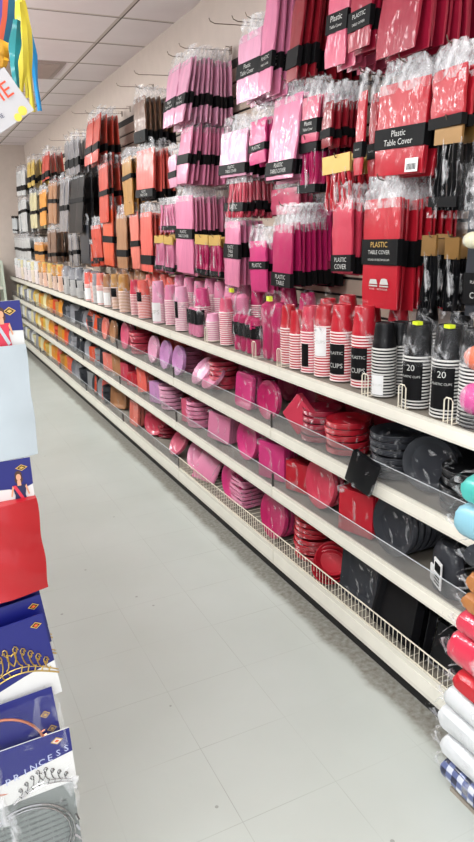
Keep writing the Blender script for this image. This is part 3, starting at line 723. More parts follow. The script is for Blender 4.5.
# second shelf
flat_packs('black', 472, A, .095, 5, 'black round plates stacked at the near end of second shelf')
edge_packs('charcoal', 427, A, .092, 2, 'dark round plates leaning beside the grey stack', 1.36, -.45, .1)
flat_packs('charcoal', 397, A, .092, 6, 'dark grey round plates stacked flat, second shelf')
napkin('black', 360, A-.055, .115, .125, .02, 'black napkin pack tilted against the shelf edge', 1.272, -.25, -.06, .35)
flat_packs('red', 348, A, .085, 5, 'red round plates stacked flat, second shelf')
flat_packs('crimson', 321, A, .08, 5, 'crimson plates stacked flat behind the tilted rose pack')
napkin('pinkred', 297, A, .125, .125, .03, 'rose napkin pack standing on its corner', 1.345, -.3, .05, .72)
edge_packs('magenta', 268, A, .09, 1, 'magenta oval plate pack on edge, second shelf', 1.36, -.05, .1)
edge_packs('hotpink', 244, A, .092, 2, 'square hot pink plate packs on edge, second shelf', 1.36, -.02, .1, .03, 1)
flat_packs('pinkred', 224, A, .08, 6, 'deep pink plates stacked flat, second shelf', 1.46)
edge_packs('pink', 212, A, .085, 1, 'pink plate pack leaning far back, second shelf', 1.35, -.01, .75)
edge_packs('lightpink', 201, A, .085, 1, 'pale pink plate pack leaning far back', 1.35, -.01, .65)
flat_packs('pink', 190, A, .085, 5, 'soft pink plates stacked flat, second shelf', 1.48)
edge_packs('lilac', 178, A, .09, 1, 'lilac pink oval plate pack, nearest of the three', 1.36, -.01, .15)
edge_packs('lilac', 165, A, .09, 1, 'lilac pink oval plate pack, middle of the three', 1.36, -.01, .15)
edge_packs('lightpink', 153, A, .09, 1, 'pale pink oval plate pack, farthest of the three', 1.36, -.01, .15)
flat_packs('pinkred', 142, A, .085, 6, 'coral red plates stacked flat, second shelf')
edge_packs('rose', 125, A, .1, 2, 'dusty rose plates on edge beside the tan ovals', 1.36, -.01, .1)
edge_packs('tan', 113, A, .09, 1, 'tan oval plate pack, nearer of two', 1.36, 0, .1)
edge_packs('salmon', 105, A, .09, 1, 'salmon oval plate pack on edge, second shelf', 1.36, 0, .1)
napkin('orange', 98, A, .14, .14, .05, 'small orange pack leaning right, second shelf', 1.36, -.3, .1, .3)
edge_packs('orange', 90, A, .095, 2, 'square orange plates standing on a corner', 1.36, -.03, .1, .03, 1, spin=.75)
# third shelf
edge_packs('charcoal', 450, B_, .08, 2, 'small charcoal plates on edge behind the black bag', 1.5, 0, .1)
edge_packs('charcoal', 393, B_, .108, 6, 'large dark round plates on edge, third shelf', 1.37, -.01, .1, .028)
napkin('red', 353, B_, .165, .165, 0.081, 'bright red napkin block, third shelf', 1.335, -0.30, .03)
edge_packs('pinkred', 320, B_, .105, 2, 'glossy red round plates on edge, third shelf', 1.37, -.01, .12)
napkin('crimson', 308, B_, .12, .12, 0.081, 'crimson napkin block behind the round plates', 1.46, -0.22, .03)
napkin('red', 294, B_, .13, .13, 0.108, 'small red napkin block, third shelf', 1.36, -0.33, .03)
napkin('hotpink', 269, B_, .165, .17, 0.095, 'tall hot pink napkin block, third shelf', 1.335, -0.33, .03)
edge_packs('hotpink', 247, B_, .105, 2, 'hot pink round plates on edge, third shelf', 1.38, -.01, .12)
napkin('hotpink', 232, B_, .12, .12, 0.081, 'lesser hot pink napkin block behind the fan', 1.48, -0.22, .03)
napkin('pink', 217, B_, .17, .15, 0.095, 'pink napkin block with sloping top, third shelf', 1.345, -0.36, .04, .12)
flat_packs('pink', 201, B_, .085, 6, 'pink round plates stacked flat, third shelf')
napkin('rose', 187, B_, .13, .14, 0.081, 'rose pink napkin block, third shelf', 1.36, -0.33, .03)
flat_packs('lightpink', 172, B_, .08, 6, 'whitish pink plates stacked flat, third shelf')
napkin('lilac', 155, B_, .15, .14, 0.095, 'lilac napkin block, third shelf', 1.345, -0.33, .03)
napkin('coral', 141, B_, .13, .19, 0.068, 'upright coral napkin pack leaning, third shelf', 1.36, -0.22, .1, -.2)
napkin('red', 131, B_, .14, .1, 0.121, 'open topped red box of napkins, third shelf', 1.36, -0.28, .03)
napkin('pinkred', 124, B_, .12, .14, 0.068, 'rose red napkin pack beside the tan one', 1.37, -0.28, .03)
napkin('tan', 116, B_, .13, .19, .05, 'tan napkin pack leaning, third shelf', 1.36, -.3, .1, -.15)
napkin('salmon', 107, B_, .15, .15, 0.095, 'salmon napkin block in the orange stretch', 1.36, -0.28, .03)
napkin('orange', 100, B_, .13, .13, 0.081, 'orange napkin block, nearer of two', 1.37, -0.28, .03)
napkin('orange', 93, B_, .15, .13, 0.081, 'orange napkin block, farther of two', 1.36, -0.28, .03)
# bottom deck
napkin('black', 449, D, .14, .15, .05, 'glossy black bagged pack at the near end of bottom shelf', 1.37, -.2, .15, .1)
def tray(c, px, x0, w, h, desc, rz, lean, spin=0, z=D):
    b = MB(); mt = dish(c); t = .028
    pr = [(.80, 0), (.83, .001), (.97, t-.003), (1, t), (1, t+.002), (.93, t+.001), (.86, .008), (.5, .006)]
    rows = []
    for k, zz in pr:
        row = []
        for sx, sy in ((1, 1), (-1, 1), (-1, -1), (1, -1)):
            cx, cyy = sx*(h/2*k-.02), sy*(w/2*k-.02)
            a0 = {(1, 1): 0, (-1, 1): 90, (-1, -1): 180, (1, -1): 270}[(sx, sy)]
            for q in range(4): a = math.radians(a0+q*30); row.append((cx+.02*math.cos(a), cyy+.02*math.sin(a), zz))
        rows.append(row)
    n0 = len(b.v); b.grid(rows, mt, True); b.f.append(tuple(n0+j for j in reversed(range(16)))); b.m.append(0)
    e = n0+(len(rows)-1)*16; b.f.append(tuple(e+j for j in range(16))); b.m.append(0)
    me = b.mesh('tray', True); y = ypos(px, x0, z+h/2)
    M = Matrix.Rotation(rz, 3, 'Z') @ Matrix.Rotation(-math.pi/2+lean, 3, 'Y') @ Matrix.Rotation(spin, 3, 'Z')
    o = obj('serving_tray', me, None, (x0, y, z+h/2*math.cos(lean)+.005), M.to_euler()); tag(o, desc, 'tray')
tray('black', 404, 1.40, .24, .21, 'large black serving tray leaning at the back', 0, .3)
tray('black', 422, 1.42, .2, .21, 'black tray seen edge on, left of the pair', -.72, .12)
tray('black', 433, 1.42, .2, .21, 'black tray seen edge on, right of the pair', -.68, .12)
edge_packs('charcoal', 359, D, .118, 3, 'dark square plates with rounded corners on edge', 1.375, -.04, .1, .03, 1)
def bowl_parts(r, c):
    b = MB(); mt = dish(c); h = r*.55
    b.lathe([(r*.45, 0), (r*.55, .004), (r*.8, h*.45), (r*.93, h*.9), (r, h), (r, h+.004), (r*.96, h+.003), (r*.88, h*.85), (r*.74, h*.42), (r*.5, .014), (r*.2, .012)], 36, mt); return [('bowl', b.mesh('bowl', True), None, [])]
bp = bowl_parts(.075, 'red')
y = ypos(331, 1.395, D+.04)
for i in range(3): build('bowl', bp, ['lowest', 'middle', 'uppermost'][i]+' red bowl nested tilted by the red plates', 'bowl', (1.395+.008*i, y, D+.03+.018*i), (.5, -.55, 0), 'nested red bowls')
flat_packs('red', 316, D, .098, 8, 'red round plates in the tall flat stack, bottom shelf', 1.45)
edge_packs('magenta', 273, D, .115, 5, 'bright magenta round plates fanned on edge', 1.36, -.02, .14, .032)
flat_packs('pink', 249, D, .085, 7, 'square pink plates stacked flat, bottom shelf', 1.45, .018, 1)
edge_packs('hotpink', 231, D, .105, 2, 'hot pink round plates between stack and big discs', 1.38, -.05, .1)
edge_packs('pink', 203, D, .125, 2, 'big pink round plates leaning far back', 1.33, -.5, .62, .035)
napkin('pink', 207, D, .17, .17, .018, 'square pink pack lying on the slope of big discs', 1.36, -.5, .62, .1)
edge_packs('rose', 178, D, .095, 1, 'rose round plates leaning back beside the coral ones', 1.37, -.04, .6)
flat_packs('crimson', 169, D, .08, 3, 'crimson plates in a low stack, bottom shelf', 1.5)
edge_packs('pinkred', 154, D, .1, 4, 'coral red round plates tipped on edge', 1.37, -.5, .3, .03)
edge_packs('salmon', 134, D, .1, 4, 'square salmon plates on edge, bottom shelf', 1.36, -.04, .1, .03, 1)
edge_packs('tan', 118, D, .105, 2, 'square tan plates on edge, bottom shelf', 1.36, -.45, .15, .03, 1)
edge_packs('coral', 109, D, .1, 2, 'square coral plates on edge, bottom shelf', 1.36, -.5, .15, .03, 1)
edge_packs('orange', 101, D, .1, 2, 'square orange plates on edge, bottom shelf', 1.36, -.45, .15, .03, 1)
# a rear row of plate packs behind the front goods on each shelf
def zone(y): return ('charcoal', 'grey') if y < 1.95 else ('crimson', 'red') if y < 2.5 else ('magenta', 'hotpink') if y < 3.2 else ('rose', 'pink') if y < 4.1 else ('coral', 'pinkred') if y < 4.7 else ('tan', 'orange')
for z in (A, B_, D):
    y = 1.42; i = 0
    while y < 5.4:
        c, nm = zone(y)[0], {A: 'second', B_: 'third', D: 'bottom'}[z]
        gd = '%s plate packs in the rear row of the %s shelf' % (c, nm)
        if (i+int(z*10)) % 3: edge_packs(c, 0, z, .1, 1, '%s plate pack on edge in the rear row of the %s shelf' % (c, nm), 1.61, 0, .1, .03, yy=y, wrap=False, grp=gd)
        else: flat_packs(c, 0, z, .09, 3, '%s plate pack lying in the rear row of the %s shelf' % (c, nm), 1.62, t=.04, yy=y, wrap=False, grp=gd+', lying')
        y += .2; i += 1
# the far stretches of the three lower shelves
names = {A: 'second', B_: 'third', D: 'bottom'}
for z in (A, B_, D):
    y = 5.55; i = 0
    while y < 10.35:
        cs = auto_color(y); c = cs[i % len(cs)]; nm = names[z]
        reach = 'middle distance' if y < 7 else 'far stretch' if y < 8.9 else 'farthest stretch'
        kind = (i*7+int(z*10)) % 5
        if kind in (0, 3, 4): edge_packs(c, 0, z, rnd(.085, .098), 1, '%s plate pack on edge on the %s shelf, %s' % (c, nm, reach), 1.36, rnd(-.4, 0), .12, .03, 1 if kind == 4 else 0, yy=y, wrap=y < 7, grp='%s plate packs on edge, %s shelf, %s' % (c, nm, reach)); y += .185
        elif kind == 1: flat_packs(c, 0, z, .08, 3, '%s plate pack in a flat stack on the %s shelf, %s' % (c, nm, reach), t=.045, yy=y, wrap=False, grp='%s flat plate packs, %s shelf, %s' % (c, nm, reach)); y += .19
        else: napkin(c, 0, z, .13, rnd(.13, .18), .06, '%s napkin block on the %s shelf, %s' % (c, nm, reach), 1.36, rnd(-.6, -.2), .06, 0, yy=y, grp='%s napkin blocks, %s shelf, %s' % (c, nm, reach)); y += .16
        i += 1
# ================================================================ black gift bag with barcode on the third shelf
b = MB(); rows = []
for zz, k, j_ in ((0, 1, 0), (.05, 1.02, 0), (.1, .96, 0), (.135, .8, 0), (.15, .5, 0)):
    rows.append([((.045*k)*math.cos(2*math.pi*j/14)+rnd(-.003, .003), (.085*k)*math.sin(2*math.pi*j/14)+rnd(-.003, .003), zz) for j in range(14)])
b.grid(rows, pm('charcoal'), True); n = len(b.v); b.f.append(tuple(n-14+j for j in range(14))); b.m.append(0)
l = MB(); l.box(-.050, -.046, -.055, .0, .02, .11, BARC)
for i in range(9): l.box(-.0515, -.050, -.05+i*.0048, -.05+i*.0048+.0024, .07, .1, BLK)
for i in range(3): l.box(-.0515, -.050, -.045, -.008, .03+i*.011, .034+i*.011, BLK)
l2 = MB(); l2.box(-.049, -.045, .006, .03, .02, .075, BARC)
build('cutlery_bag', [('bag', b.mesh('bag', True), None, []), ('barcode_sticker', l.mesh('barcode_sticker'), 'white barcode sticker', []), ('sticker', l2.mesh('sticker'), None, [])],
      'black bag with white barcode sticker at the near end, third shelf', 'bag', (1.385, ypos(443, 1.36, .53), B_+.004), (0, 0, -.35))
# ================================================================ column of folded table covers on the floor, right edge
def folded(w, d, h, mt, seed):
    """soft folded packet: long side along y, rounded fold towards the camera-far end"""
    rr = random.Random(seed); rows = []; K = 9
    YS = [0, .012, .035, .08, .25, .5, .75, .9, .965, 1]; ES = [.55, .82, .96, 1, 1.02, 1, 1.02, .98, .85, .55]
    for i in range(K+1):
        y = d/2-d*YS[i]; e = ES[i]
        row = []
        for j in range(14):
            a = 2*math.pi*j/14; c, s_ = math.cos(a), math.sin(a)
            px = w/2*math.copysign(abs(c)**.45, c); pz = h/2*math.copysign(abs(s_)**.7, s_)*e
            row.append((px*(1-.04*(1-e))+rr.uniform(-.0025, .0025), y, pz+rr.uniform(-.002, .002)))
        rows.append(row)
    b = MB(); b.grid(rows, mt, True); n0 = 0
    b.f.append(tuple(reversed(range(14)))); b.m.append(0); e = len(b.v)-14; b.f.append(tuple(e+j for j in range(14))); b.m.append(0)
    return b.mesh('folded_cloth', True)
def sleeve(w, d, h, seed):
    rr = random.Random(seed); b = MB(); rows = []
    for i, y in enumerate([d/2+.045, d/2+.02, d/2, d/4, 0, -d/4, -d/2]):
        k = .6 if i == 0 else .85 if i == 1 else 1.03
        rows.append([(w/2*1.02*math.copysign(abs(math.cos(2*math.pi*j/16))**.5, math.cos(2*math.pi*j/16))+rr.uniform(-.005, .005), y+rr.uniform(-.006, .006), h/2*1.05*k*(.35 if i == 0 else 1)*math.copysign(abs(math.sin(2*math.pi*j/16))**.7, math.sin(2*math.pi*j/16))+rr.uniform(-.004, .004)) for j in range(16)])
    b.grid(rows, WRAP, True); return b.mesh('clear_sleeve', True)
def gingham():
    mt, nt, N, L, P = newmat('navy_gingham_cloth')
    tc = N.new('ShaderNodeTexCoord'); sp = N.new('ShaderNodeSeparateXYZ'); L.new(tc.outputs['Object'], sp.inputs[0])
    def M(op, a, b_):
        n = N.new('ShaderNodeMath'); n.operation = op
        for i, v in enumerate((a, b_)):
            if hasattr(v, 'links'): L.new(v, n.inputs[i])
            else: n.inputs[i].default_value = v
        return n.outputs[0]
    s1 = M('GREATER_THAN', M('FRACT', M('MULTIPLY', sp.outputs['Y'], 24), 0), .5)
    s2 = M('GREATER_THAN', M('FRACT', M('MULTIPLY', M('ADD', sp.outputs['Z'], M('MULTIPLY', sp.outputs['X'], .7)), 24), 0), .5)
    cr = N.new('ShaderNodeValToRGB'); cr.color_ramp.interpolation = 'CONSTANT'
    cr.color_ramp.elements[0].color = srgb(190, 194, 204); cr.color_ramp.elements[1].position = .3; cr.color_ramp.elements[1].color = srgb(84, 94, 136)
    e = cr.color_ramp.elements.new(.8); e.color = srgb(12, 18, 54)
    L.new(M('MULTIPLY', M('ADD', s1, s2), .5), cr.inputs[0]); L.new(cr.outputs[0], P.inputs['Base Color'])
    P.inputs['Roughness'].default_value = .5; P.inputs['Coat Weight'].default_value = .5
    return mt
AQ = plastic('aqua_plastic', (84, 196, 186)); LB = plastic('pale_blue_plastic', (150, 206, 224)); TN = plastic('caramel_plastic', (190, 124, 70)); CLW = plastic('white_cloth_pack', (226, 228, 230), .45, .6, .5)
CR = plastic('cherry_red_cloth_pack', (206, 28, 44)); CP = plastic('coral_pink_cloth_pack', (232, 60, 88), .35, .9, .6)
stack = [(gingham(), 439, 772, .04, .115, 'navy and white gingham table cover, lowest of the right hand stack'), (CLW, 439, 748, .115, .195, 'white folded table cover lying on the gingham one'), (CLW, 436, 727, .195, .28, 'white folded table cover, middle of the three white ones'),
         (CLW, 442, 708, .28, .355, 'white folded table cover just under the red one'), (CR, 452, 685, .355, .425, 'cherry red folded table cover in the right hand stack'), (CP, 446, 655, .425, .53, 'coral pink folded table cover lying on the cherry red one'), (CP, 455, 627, .53, .605, 'coral pink folded table cover under the caramel ones'),
         (TN, 460, 612, .605, .665, 'caramel folded table cover, lower of two'), (TN, 465, 593, .665, .73, 'caramel folded table cover, upper of two'), (pm('charcoal'), 462, 565, .73, .80, 'charcoal folded table cover between caramel and pale blue'), (LB, 452, 535, .80, .895, 'pale blue folded table cover near the top of the stack'), (AQ, 459, 500, .895, .975, 'aqua folded table cover on the pale blue one')]
bb = MB(); bb.box(1.178, 1.30, .75, 1.153, 0, .014, plain('board_base', (150, 140, 128), .6)); bb.box(1.2, 1.29, .78, 1.12, .014, .04, KICK); tag(obj('base_board', bb.mesh('base_board'), None), 'thin board on the floor under the right hand stack', 'board')
Dp = .34
for i, (mt, px, py, z0, z1, lab) in enumerate(stack):
    w = .155; h = z1-z0-.002; y1 = on(px, py, 1.15).y
    build('folded_table_cover', [('folded_cloth', folded(w, Dp, h, mt, i), None, []), ('clear_sleeve', sleeve(w, Dp, h, 50+i), 'clear plastic sleeve', [])], lab, 'table cover', (1.15+w/2, y1-Dp/2, (z0+z1)/2), (0, 0, 0))
z = .975
ztop = z
# items in front of the near end of the top shelf, right edge of the frame
def puff(name, mt, loc, rx, ry, rz_, lab, cat):
    b = MB(); rows = []
    for i in range(9):
        a = -math.pi/2+math.pi*i/8; rows.append([(rx*max(.12, math.cos(a))*math.cos(2*math.pi*j/16)*(1+rnd(-.05, .05)), ry*max(.12, math.cos(a))*math.sin(2*math.pi*j/16)*(1+rnd(-.05, .05)), rz_*math.sin(a)) for j in range(16)])
    b.grid(rows, mt, True); b.f.append(tuple(reversed(range(16)))); b.m.append(0); e = len(b.v)-16; b.f.append(tuple(e+j for j in range(16))); b.m.append(0)
    f = MB(); rows = [[(p[0]*1.12+rnd(-.003, .003), p[1]*1.12+rnd(-.003, .003), p[2]*1.1) for p in r] for r in rows[1:]]
    top = rows[-1]; rows.append([(p[0]*1.6, p[1]*1.6, p[2]+.03) for p in top]); f.grid(rows, BAG, True)
    build(name, [('core', b.mesh('core', True), None, []), ('clear_bag', f.mesh('clear_bag', True), 'clear bag', [])], lab, cat, loc, (0, 0, 0))
p = on(473, 398, 1.345); puff('paper_pompom', plastic('fuchsia_paper', (226, 84, 158), .6, .4), (1.352, p.y, p.z-.004), .04, .045, .045, 'fuchsia paper pompom in a clear bag, near end of top shelf', 'pompom')
b = MB(); b.lathe([(.040, 0), (.043, .004), (.045, .03), (.047, .045), (.045, .046), (.041, .006)], 20, ACR, cap=True)
for q in range(4): b.lathe([(.0445+.0006*q, .006+.01*q), (.0452+.0006*q, .009+.01*q)], 20, BLK, cap=False)
tag(obj('plastic_tub', b.mesh('plastic_tub', True), None, (1.362, p.y, SH[0]+.002)), 'clear tub with dark rings under the fuchsia pompom', 'tub')
p = on(476, 358, 1.36); puff('paper_pompom', plastic('orange_paper', (238, 120, 84), .6, .4), (1.368, p.y, p.z), .035, .04, .036, 'orange paper pompom resting above the fuchsia one', 'pompom')
p = on(470, 240, 1.38); puff('paper_flower', plastic('cream_paper', (228, 222, 190), .6, .3), (1.37, p.y-.02, p.z), .022, .03, .022, 'cream paper flower in a clear bag at the right edge', 'flower')
p = on(474, 190, 1.38)
b = MB(); rows = [[(1.37+rnd(-.008, .008)+.0*i, p.y+.045-.14*j/7, p.z+.07-.17*i/8) for j in range(8)] for i in range(9)]
b.grid(rows, BAG); rows = [[(q[0]+.02, q[1], q[2]) for q in r] for r in rows]; b.grid(rows, BAG); tag(obj('clear_pouch', b.mesh('clear_pouch', True), None), 'empty looking crumpled clear pouch hanging at the right edge', 'pouch')
# stickers and drawings on the big red packs
def on_wall_mark(px, py, x, w, h, mt, name, lab, cat='sticker'):
    p = on(px, py, x); b = MB(); b.box(-.002, 0, -w/2, w/2, -h/2, h/2, mt); return p, b
# ================================================================ left display: end panel with hanging party accessories
PX = plain('endcap_panel', (206, 206, 200), .5)
t = thing('display_stand', 'white display stand at the left, holding sashes and tiaras', 'stand', (0, 0, 0), (0, 0, 0))
obj('back_panel', MB().box(-.95, .085, 1.12, 1.14, .05, 1.47, PX).mesh('back_panel'), t)
obj('base', MB().box(-.95, .08, 1.0, 1.16, 0, .12, PX).mesh('base'), t)
obj('post', MB().box(.055, .085, 1.1, 1.12, .12, 1.47, CREAM).mesh('post'), t)
def card(w, z0, z1, y, xr, name='printed_card', mt=BLUE, th=.0015): return MB().box(xr-w, xr, y, y+th, z0, z1, mt)
def face_xy(cx, cz, y): return lambda u, v: (cx+u, y, cz+v)
SKIN = plain('printed_skin', (206, 150, 118), .5); HAIR = plain('printed_hair', (70, 40, 28), .5); DRESS = plain('printed_red_dress', (196, 40, 66), .45); SASHW = plain('white_satin', (172, 182, 188), .4, 0, .5)
NAVY = plain('navy_print', (24, 28, 70), .5); COPPER = plain('copper_metal', (190, 120, 92), .28, .85); SILV = plain('silver_metal', (150, 150, 150), .25, .9); GOLDM = plain('gold_metal', (196, 168, 96), .28, .8)
DIAO = plain('orange_print', (206, 92, 40), .45)
def ellipse(mb, cx, cz, rx, rz, y, mt, n=18, th=0):
    mb.poly([(cx+rx*math.cos(-2*math.pi*i/n), y, cz-rz*math.sin(-2*math.pi*i/n)) for i in range(n)][::-1], mt)
def diamond(mb, cx, cz, w, h, y, mts):
    for i, mt in enumerate(mts):
        k = 1-.28*i; mb.poly([(cx-w*k, y-.0003*(i+1), cz), (cx, y-.0003*(i+1), cz-h*k), (cx+w*k, y-.0003*(i+1), cz), (cx, y-.0003*(i+1), cz+h*k)], mt)
def figure(mb, cx, z0, h, y, dress, sash):
    """a woman in a dress with a sash, as printed on the header card"""
    ellipse(mb, cx, z0+h*.80, h*.085, h*.12, y, HAIR); ellipse(mb, cx, z0+h*.70, h*.095, h*.12, y, HAIR)
    mb.poly([(cx-h*.17, y-.0003, z0), (cx+h*.17, y-.0003, z0), (cx+h*.12, y-.0003, z0+h*.3), (cx+h*.17, y-.0003, z0+h*.56), (cx-h*.17, y-.0003, z0+h*.56), (cx-h*.12, y-.0003, z0+h*.3)], dress)
    mb.poly([(cx-h*.045, y-.0005, z0+h*.54), (cx+h*.045, y-.0005, z0+h*.54), (cx+h*.04, y-.0005, z0+h*.68), (cx-h*.04, y-.0005, z0+h*.68)], SKIN)
    ellipse(mb, cx, z0+h*.76, h*.058, h*.082, y-.0007, SKIN)
    for s in (-1, 1): mb.poly([(cx+s*h*.165, y-.0004, z0+h*.56), (cx+s*h*.22, y-.0004, z0+h*.3), (cx+s*h*.19, y-.0004, z0+h*.28), (cx+s*h*.13, y-.0004, z0+h*.5)], SKIN)
    mb.poly([(cx-h*.16, y-.0009, z0+h*.56), (cx-h*.08, y-.0009, z0+h*.56), (cx+h*.14, y-.0009, z0+h*.1), (cx+h*.08, y-.0009, z0+h*.05)], sash)
DM = (GOLDP, BLK, GOLDP)
# sash pack 1 (white)
def sash_pack(xr, y, ztop_, hh, body, bz, bw, fig, lab, n, grp, blue=.55):
    cw = .17; z1 = 0; z0 = -hh
    b = card(cw, z0, z1, 0, 0, mt=plain('card_white', (208, 208, 206), .4)); c = MB()
    c.poly([(-cw, -.0006, z0+hh*(1-blue)), (0, -.0006, z0+hh*(.9-blue)), (0, -.0006, z1), (-cw, -.0006, z1)], BLUE)
    diamond(c, fig[0]+.012, -hh*.22, .009, .006, -.001, DM); figure(c, fig[0], z0, hh*.95, -.0014, fig[1], fig[2])
    s = MB(); rows = [[((-bw*j/8+.001*math.sin(i*1.3)), -.006-.008*math.sin(math.pi*j/8)+rnd(-.002, .002), z0+.004-(bz)*i/9) for j in range(9)] for i in range(10)]
    s.grid([r[::-1] for r in rows], body); rows2 = [[(p[0], .004, p[2]) for p in r] for r in rows]; s.grid(rows2, body)
    parts = [('header_card', b.mesh('header_card'), 'blue header card with printed picture', [('print', c.mesh('print'))]), ('satin_sash', s.mesh('satin_sash', True), None, [])]
    pr = None
    for i in range(n):
        loc = (xr-.002*i, y+.022*i, ztop_-.002*i)
        if pr is None: pr = build('sash_pack', parts, 'foremost '+lab, 'sash', loc, (0, 0, 0), grp)
        else: dup(pr, loc, (0, 0, 0), 'behind the foremost '+lab, grp)
RS = plastic('red_satin', (186, 12, 26), .4, .35, .35)
sash_pack(at(22, 320, 1.0).x, 1.0, 1.487, .066, SASHW, .168, .16, (-.028, DRESS, SASHW), 'white satin sash pack at the top of the display', 3, 'white sash packs')
sash_pack(.132, .99, 1.256, .075, RS, .0, .001, (-.024, NAVY, DRESS), 'red sash header card peeking above the red packet', 1, 'red sash packs') if False else None
b = card(.17, -.075, 0, 0, 0, mt=plain('card_white', (208, 208, 206), .4)); c = MB()
c.poly([(-.17, -.0006, -.035), (-.035, -.0006, -.045), (-.02, -.0006, -.05), (0, -.0006, -.042), (0, -.0006, 0), (-.17, -.0006, 0)], BLUE); diamond(c, -.014, -.014, .009, .005, -.001, DM); figure(c, -.02, -.075, .062, -.0014, NAVY, DRESS)
s = MB(); rows = []
for i in range(13):
    f = i/12; rows.append([((.001+.002*f)-(.19)*j/10+.0015*math.sin(i), -.012-.012*math.sin(math.pi*min(1, j/6))+.003*math.sin(i*1.1+j*.9), -.062-.152*f-.0*j) for j in range(11)])
s.grid([r[::-1] for r in rows], RS); back = [[(p[0], .006, p[2]) for p in r] for r in rows]; s.grid(back, RS)
s.grid([[r[0] for r in rows], [r[0] for r in back]], RS); s.grid([[r[-1] for r in back], [r[-1] for r in rows]], RS); s.grid([rows[-1], back[-1]], RS); s.grid([back[0], rows[0]], RS)
pr = build('sash_pack', [('header_card', b.mesh('header_card'), 'blue header card with printed picture', [('print', c.mesh('print'))]), ('satin_sash', s.mesh('satin_sash', True), 'glossy red satin', [])], 'foremost red satin sash pack on the display', 'sash', (at(32, 475, .99).x, .99, 1.256), (0, 0, 0), 'red sash packs')
dup(pr, (at(32, 475, .99).x-.004, 1.03, 1.254), (0, 0, 0), 'red satin sash pack behind the foremost red one', 'red sash packs')
def scrolls(mb, cx, cz, w, h, y, mt, r=.0011, n=5):
    """an openwork tiara: base arch, scrolls growing towards the middle, beads"""
    P = lambda u, v: (cx+u*w/2, y-.002, cz+v*h)
    mb.tube([P(-1+2*i/16, .28*math.sin(math.pi*i/16)) for i in range(17)], r, mt, 4)
    mb.tube([P(-1+2*i/16, .07+.33*math.sin(math.pi*i/16)) for i in range(17)], r*.7, mt, 4)
    for i in range(n):
        for s in (-1, 1):
            u0 = s*(.12+.8*i/n); hh = (1-.65*i/n)*.5; b0 = .28*math.sin(math.pi*(u0+1)/2)
            mb.tube([P(u0+s*.09*math.sin(5*q/10*1.2)*(1-q/14), b0+hh*(q/10)+.05*math.sin(q)) for q in range(11)], r*.8, mt, 4)
            mb.tube([P(u0+.07*(1-q/14)*math.cos(q*.8)*s, b0+hh+.10*(1-q/14)*math.sin(q*.8)) for q in range(10)], r*.8, mt, 4)
    mb.tube([P(.1*math.sin(a)**3*1.1, .62+.13*(math.cos(a)-.35*math.cos(2*a)-.15*math.cos(3*a))) for a in [2*math.pi*q/14 for q in range(15)]], r*.9, mt, 4)
WC = plain('card_white', (208, 208, 206), .4)
# gold tiara cards
for i, (xr, y, zt) in enumerate(((at(46, 640, .965).x, .965, 1.008), (at(42, 610, .985).x, .985, 1.03), (at(38, 592, 1.005).x, 1.005, 1.048))):
    w, h = .19, .15
    b = card(w, -h, 0, 0, 0, mt=BLUE); c = MB(); c.poly([(-w, -.0006, -h), (0, -.0006, -h), (0, -.0006, -.088), (-.05, -.0006, -.098), (-w, -.0006, -.135)], WC); diamond(c, -.014, -.016, .009, .006, -.001, (GOLDP, BLK, DIAO))
    d = MB(); scrolls(d, -.06, -.112, .125, .085, 0, GOLDM, .0013)
    build('tiara_card', [('backing_card', b.mesh('backing_card'), 'royal blue card', [('print', c.mesh('print'))]), ('tiara', d.mesh('tiara'), 'gold scrollwork tiara', [])],
          'blue card with gold tiara, '+['lowest and nearest', 'middle', 'highest and rearmost'][i]+' of three', 'tiara', (xr, y, zt), (0, -.1, 0), 'gold tiara cards')
# copper headband bags
for i in range(2):
    w, h = .2, .2; b = card(w, -h, 0, 0, 0, mt=BLUE); c = MB()
    for q, (u, v) in enumerate(((-.018, -.045), (-.012, -.075))): diamond(c, u, v, .008, .007, -.001, (GOLDP, BLUE, GOLDP))
    for q in range(4): put_text(c, 'ONE SIZE FITS MOST', .04, face_xy(-.06, -.09-.02*q, -.001), plain('pale_print', (150, 160, 210), .5), .004)
    d = MB(); d.tube([(-.09+.062*math.cos(a), -.012-.004*math.sin(a*2), -.085+.068*math.sin(a)) for a in [2*math.pi*q/32 for q in range(33)]], .0022, COPPER, 6)
    for q in range(6): a = -.3+q*.12; d.tube([(-.09+.064*math.cos(a), -.013, -.085+.07*math.sin(a)), (-.09+.069*math.cos(a), -.013, -.085+.075*math.sin(a))], .0014, COPPER, 4)
    f = MB(); rows = [[(.006-(w+.01)*j/8, -.024+.004*math.sin(j+i_)+rnd(-.002, .002), .004-(h+.008)*i_/8) for j in range(9)] for i_ in range(9)]; f.grid([r[::-1] for r in rows], BAG)
    build('headband_pack', [('backing_card', b.mesh('backing_card'), 'royal blue card', [('print', c.mesh('print'))]), ('headband', d.mesh('headband'), 'copper headband ring', []), ('clear_bag', f.mesh('clear_bag', True), 'clear bag', [])],
          ['foremost', 'rear'][i]+' bagged copper headband on blue card', 'headband', (at(52, 690, .955).x-.003*i, .955+.03*i, .88-.002*i), (0, -.06, 0), 'copper headband packs')
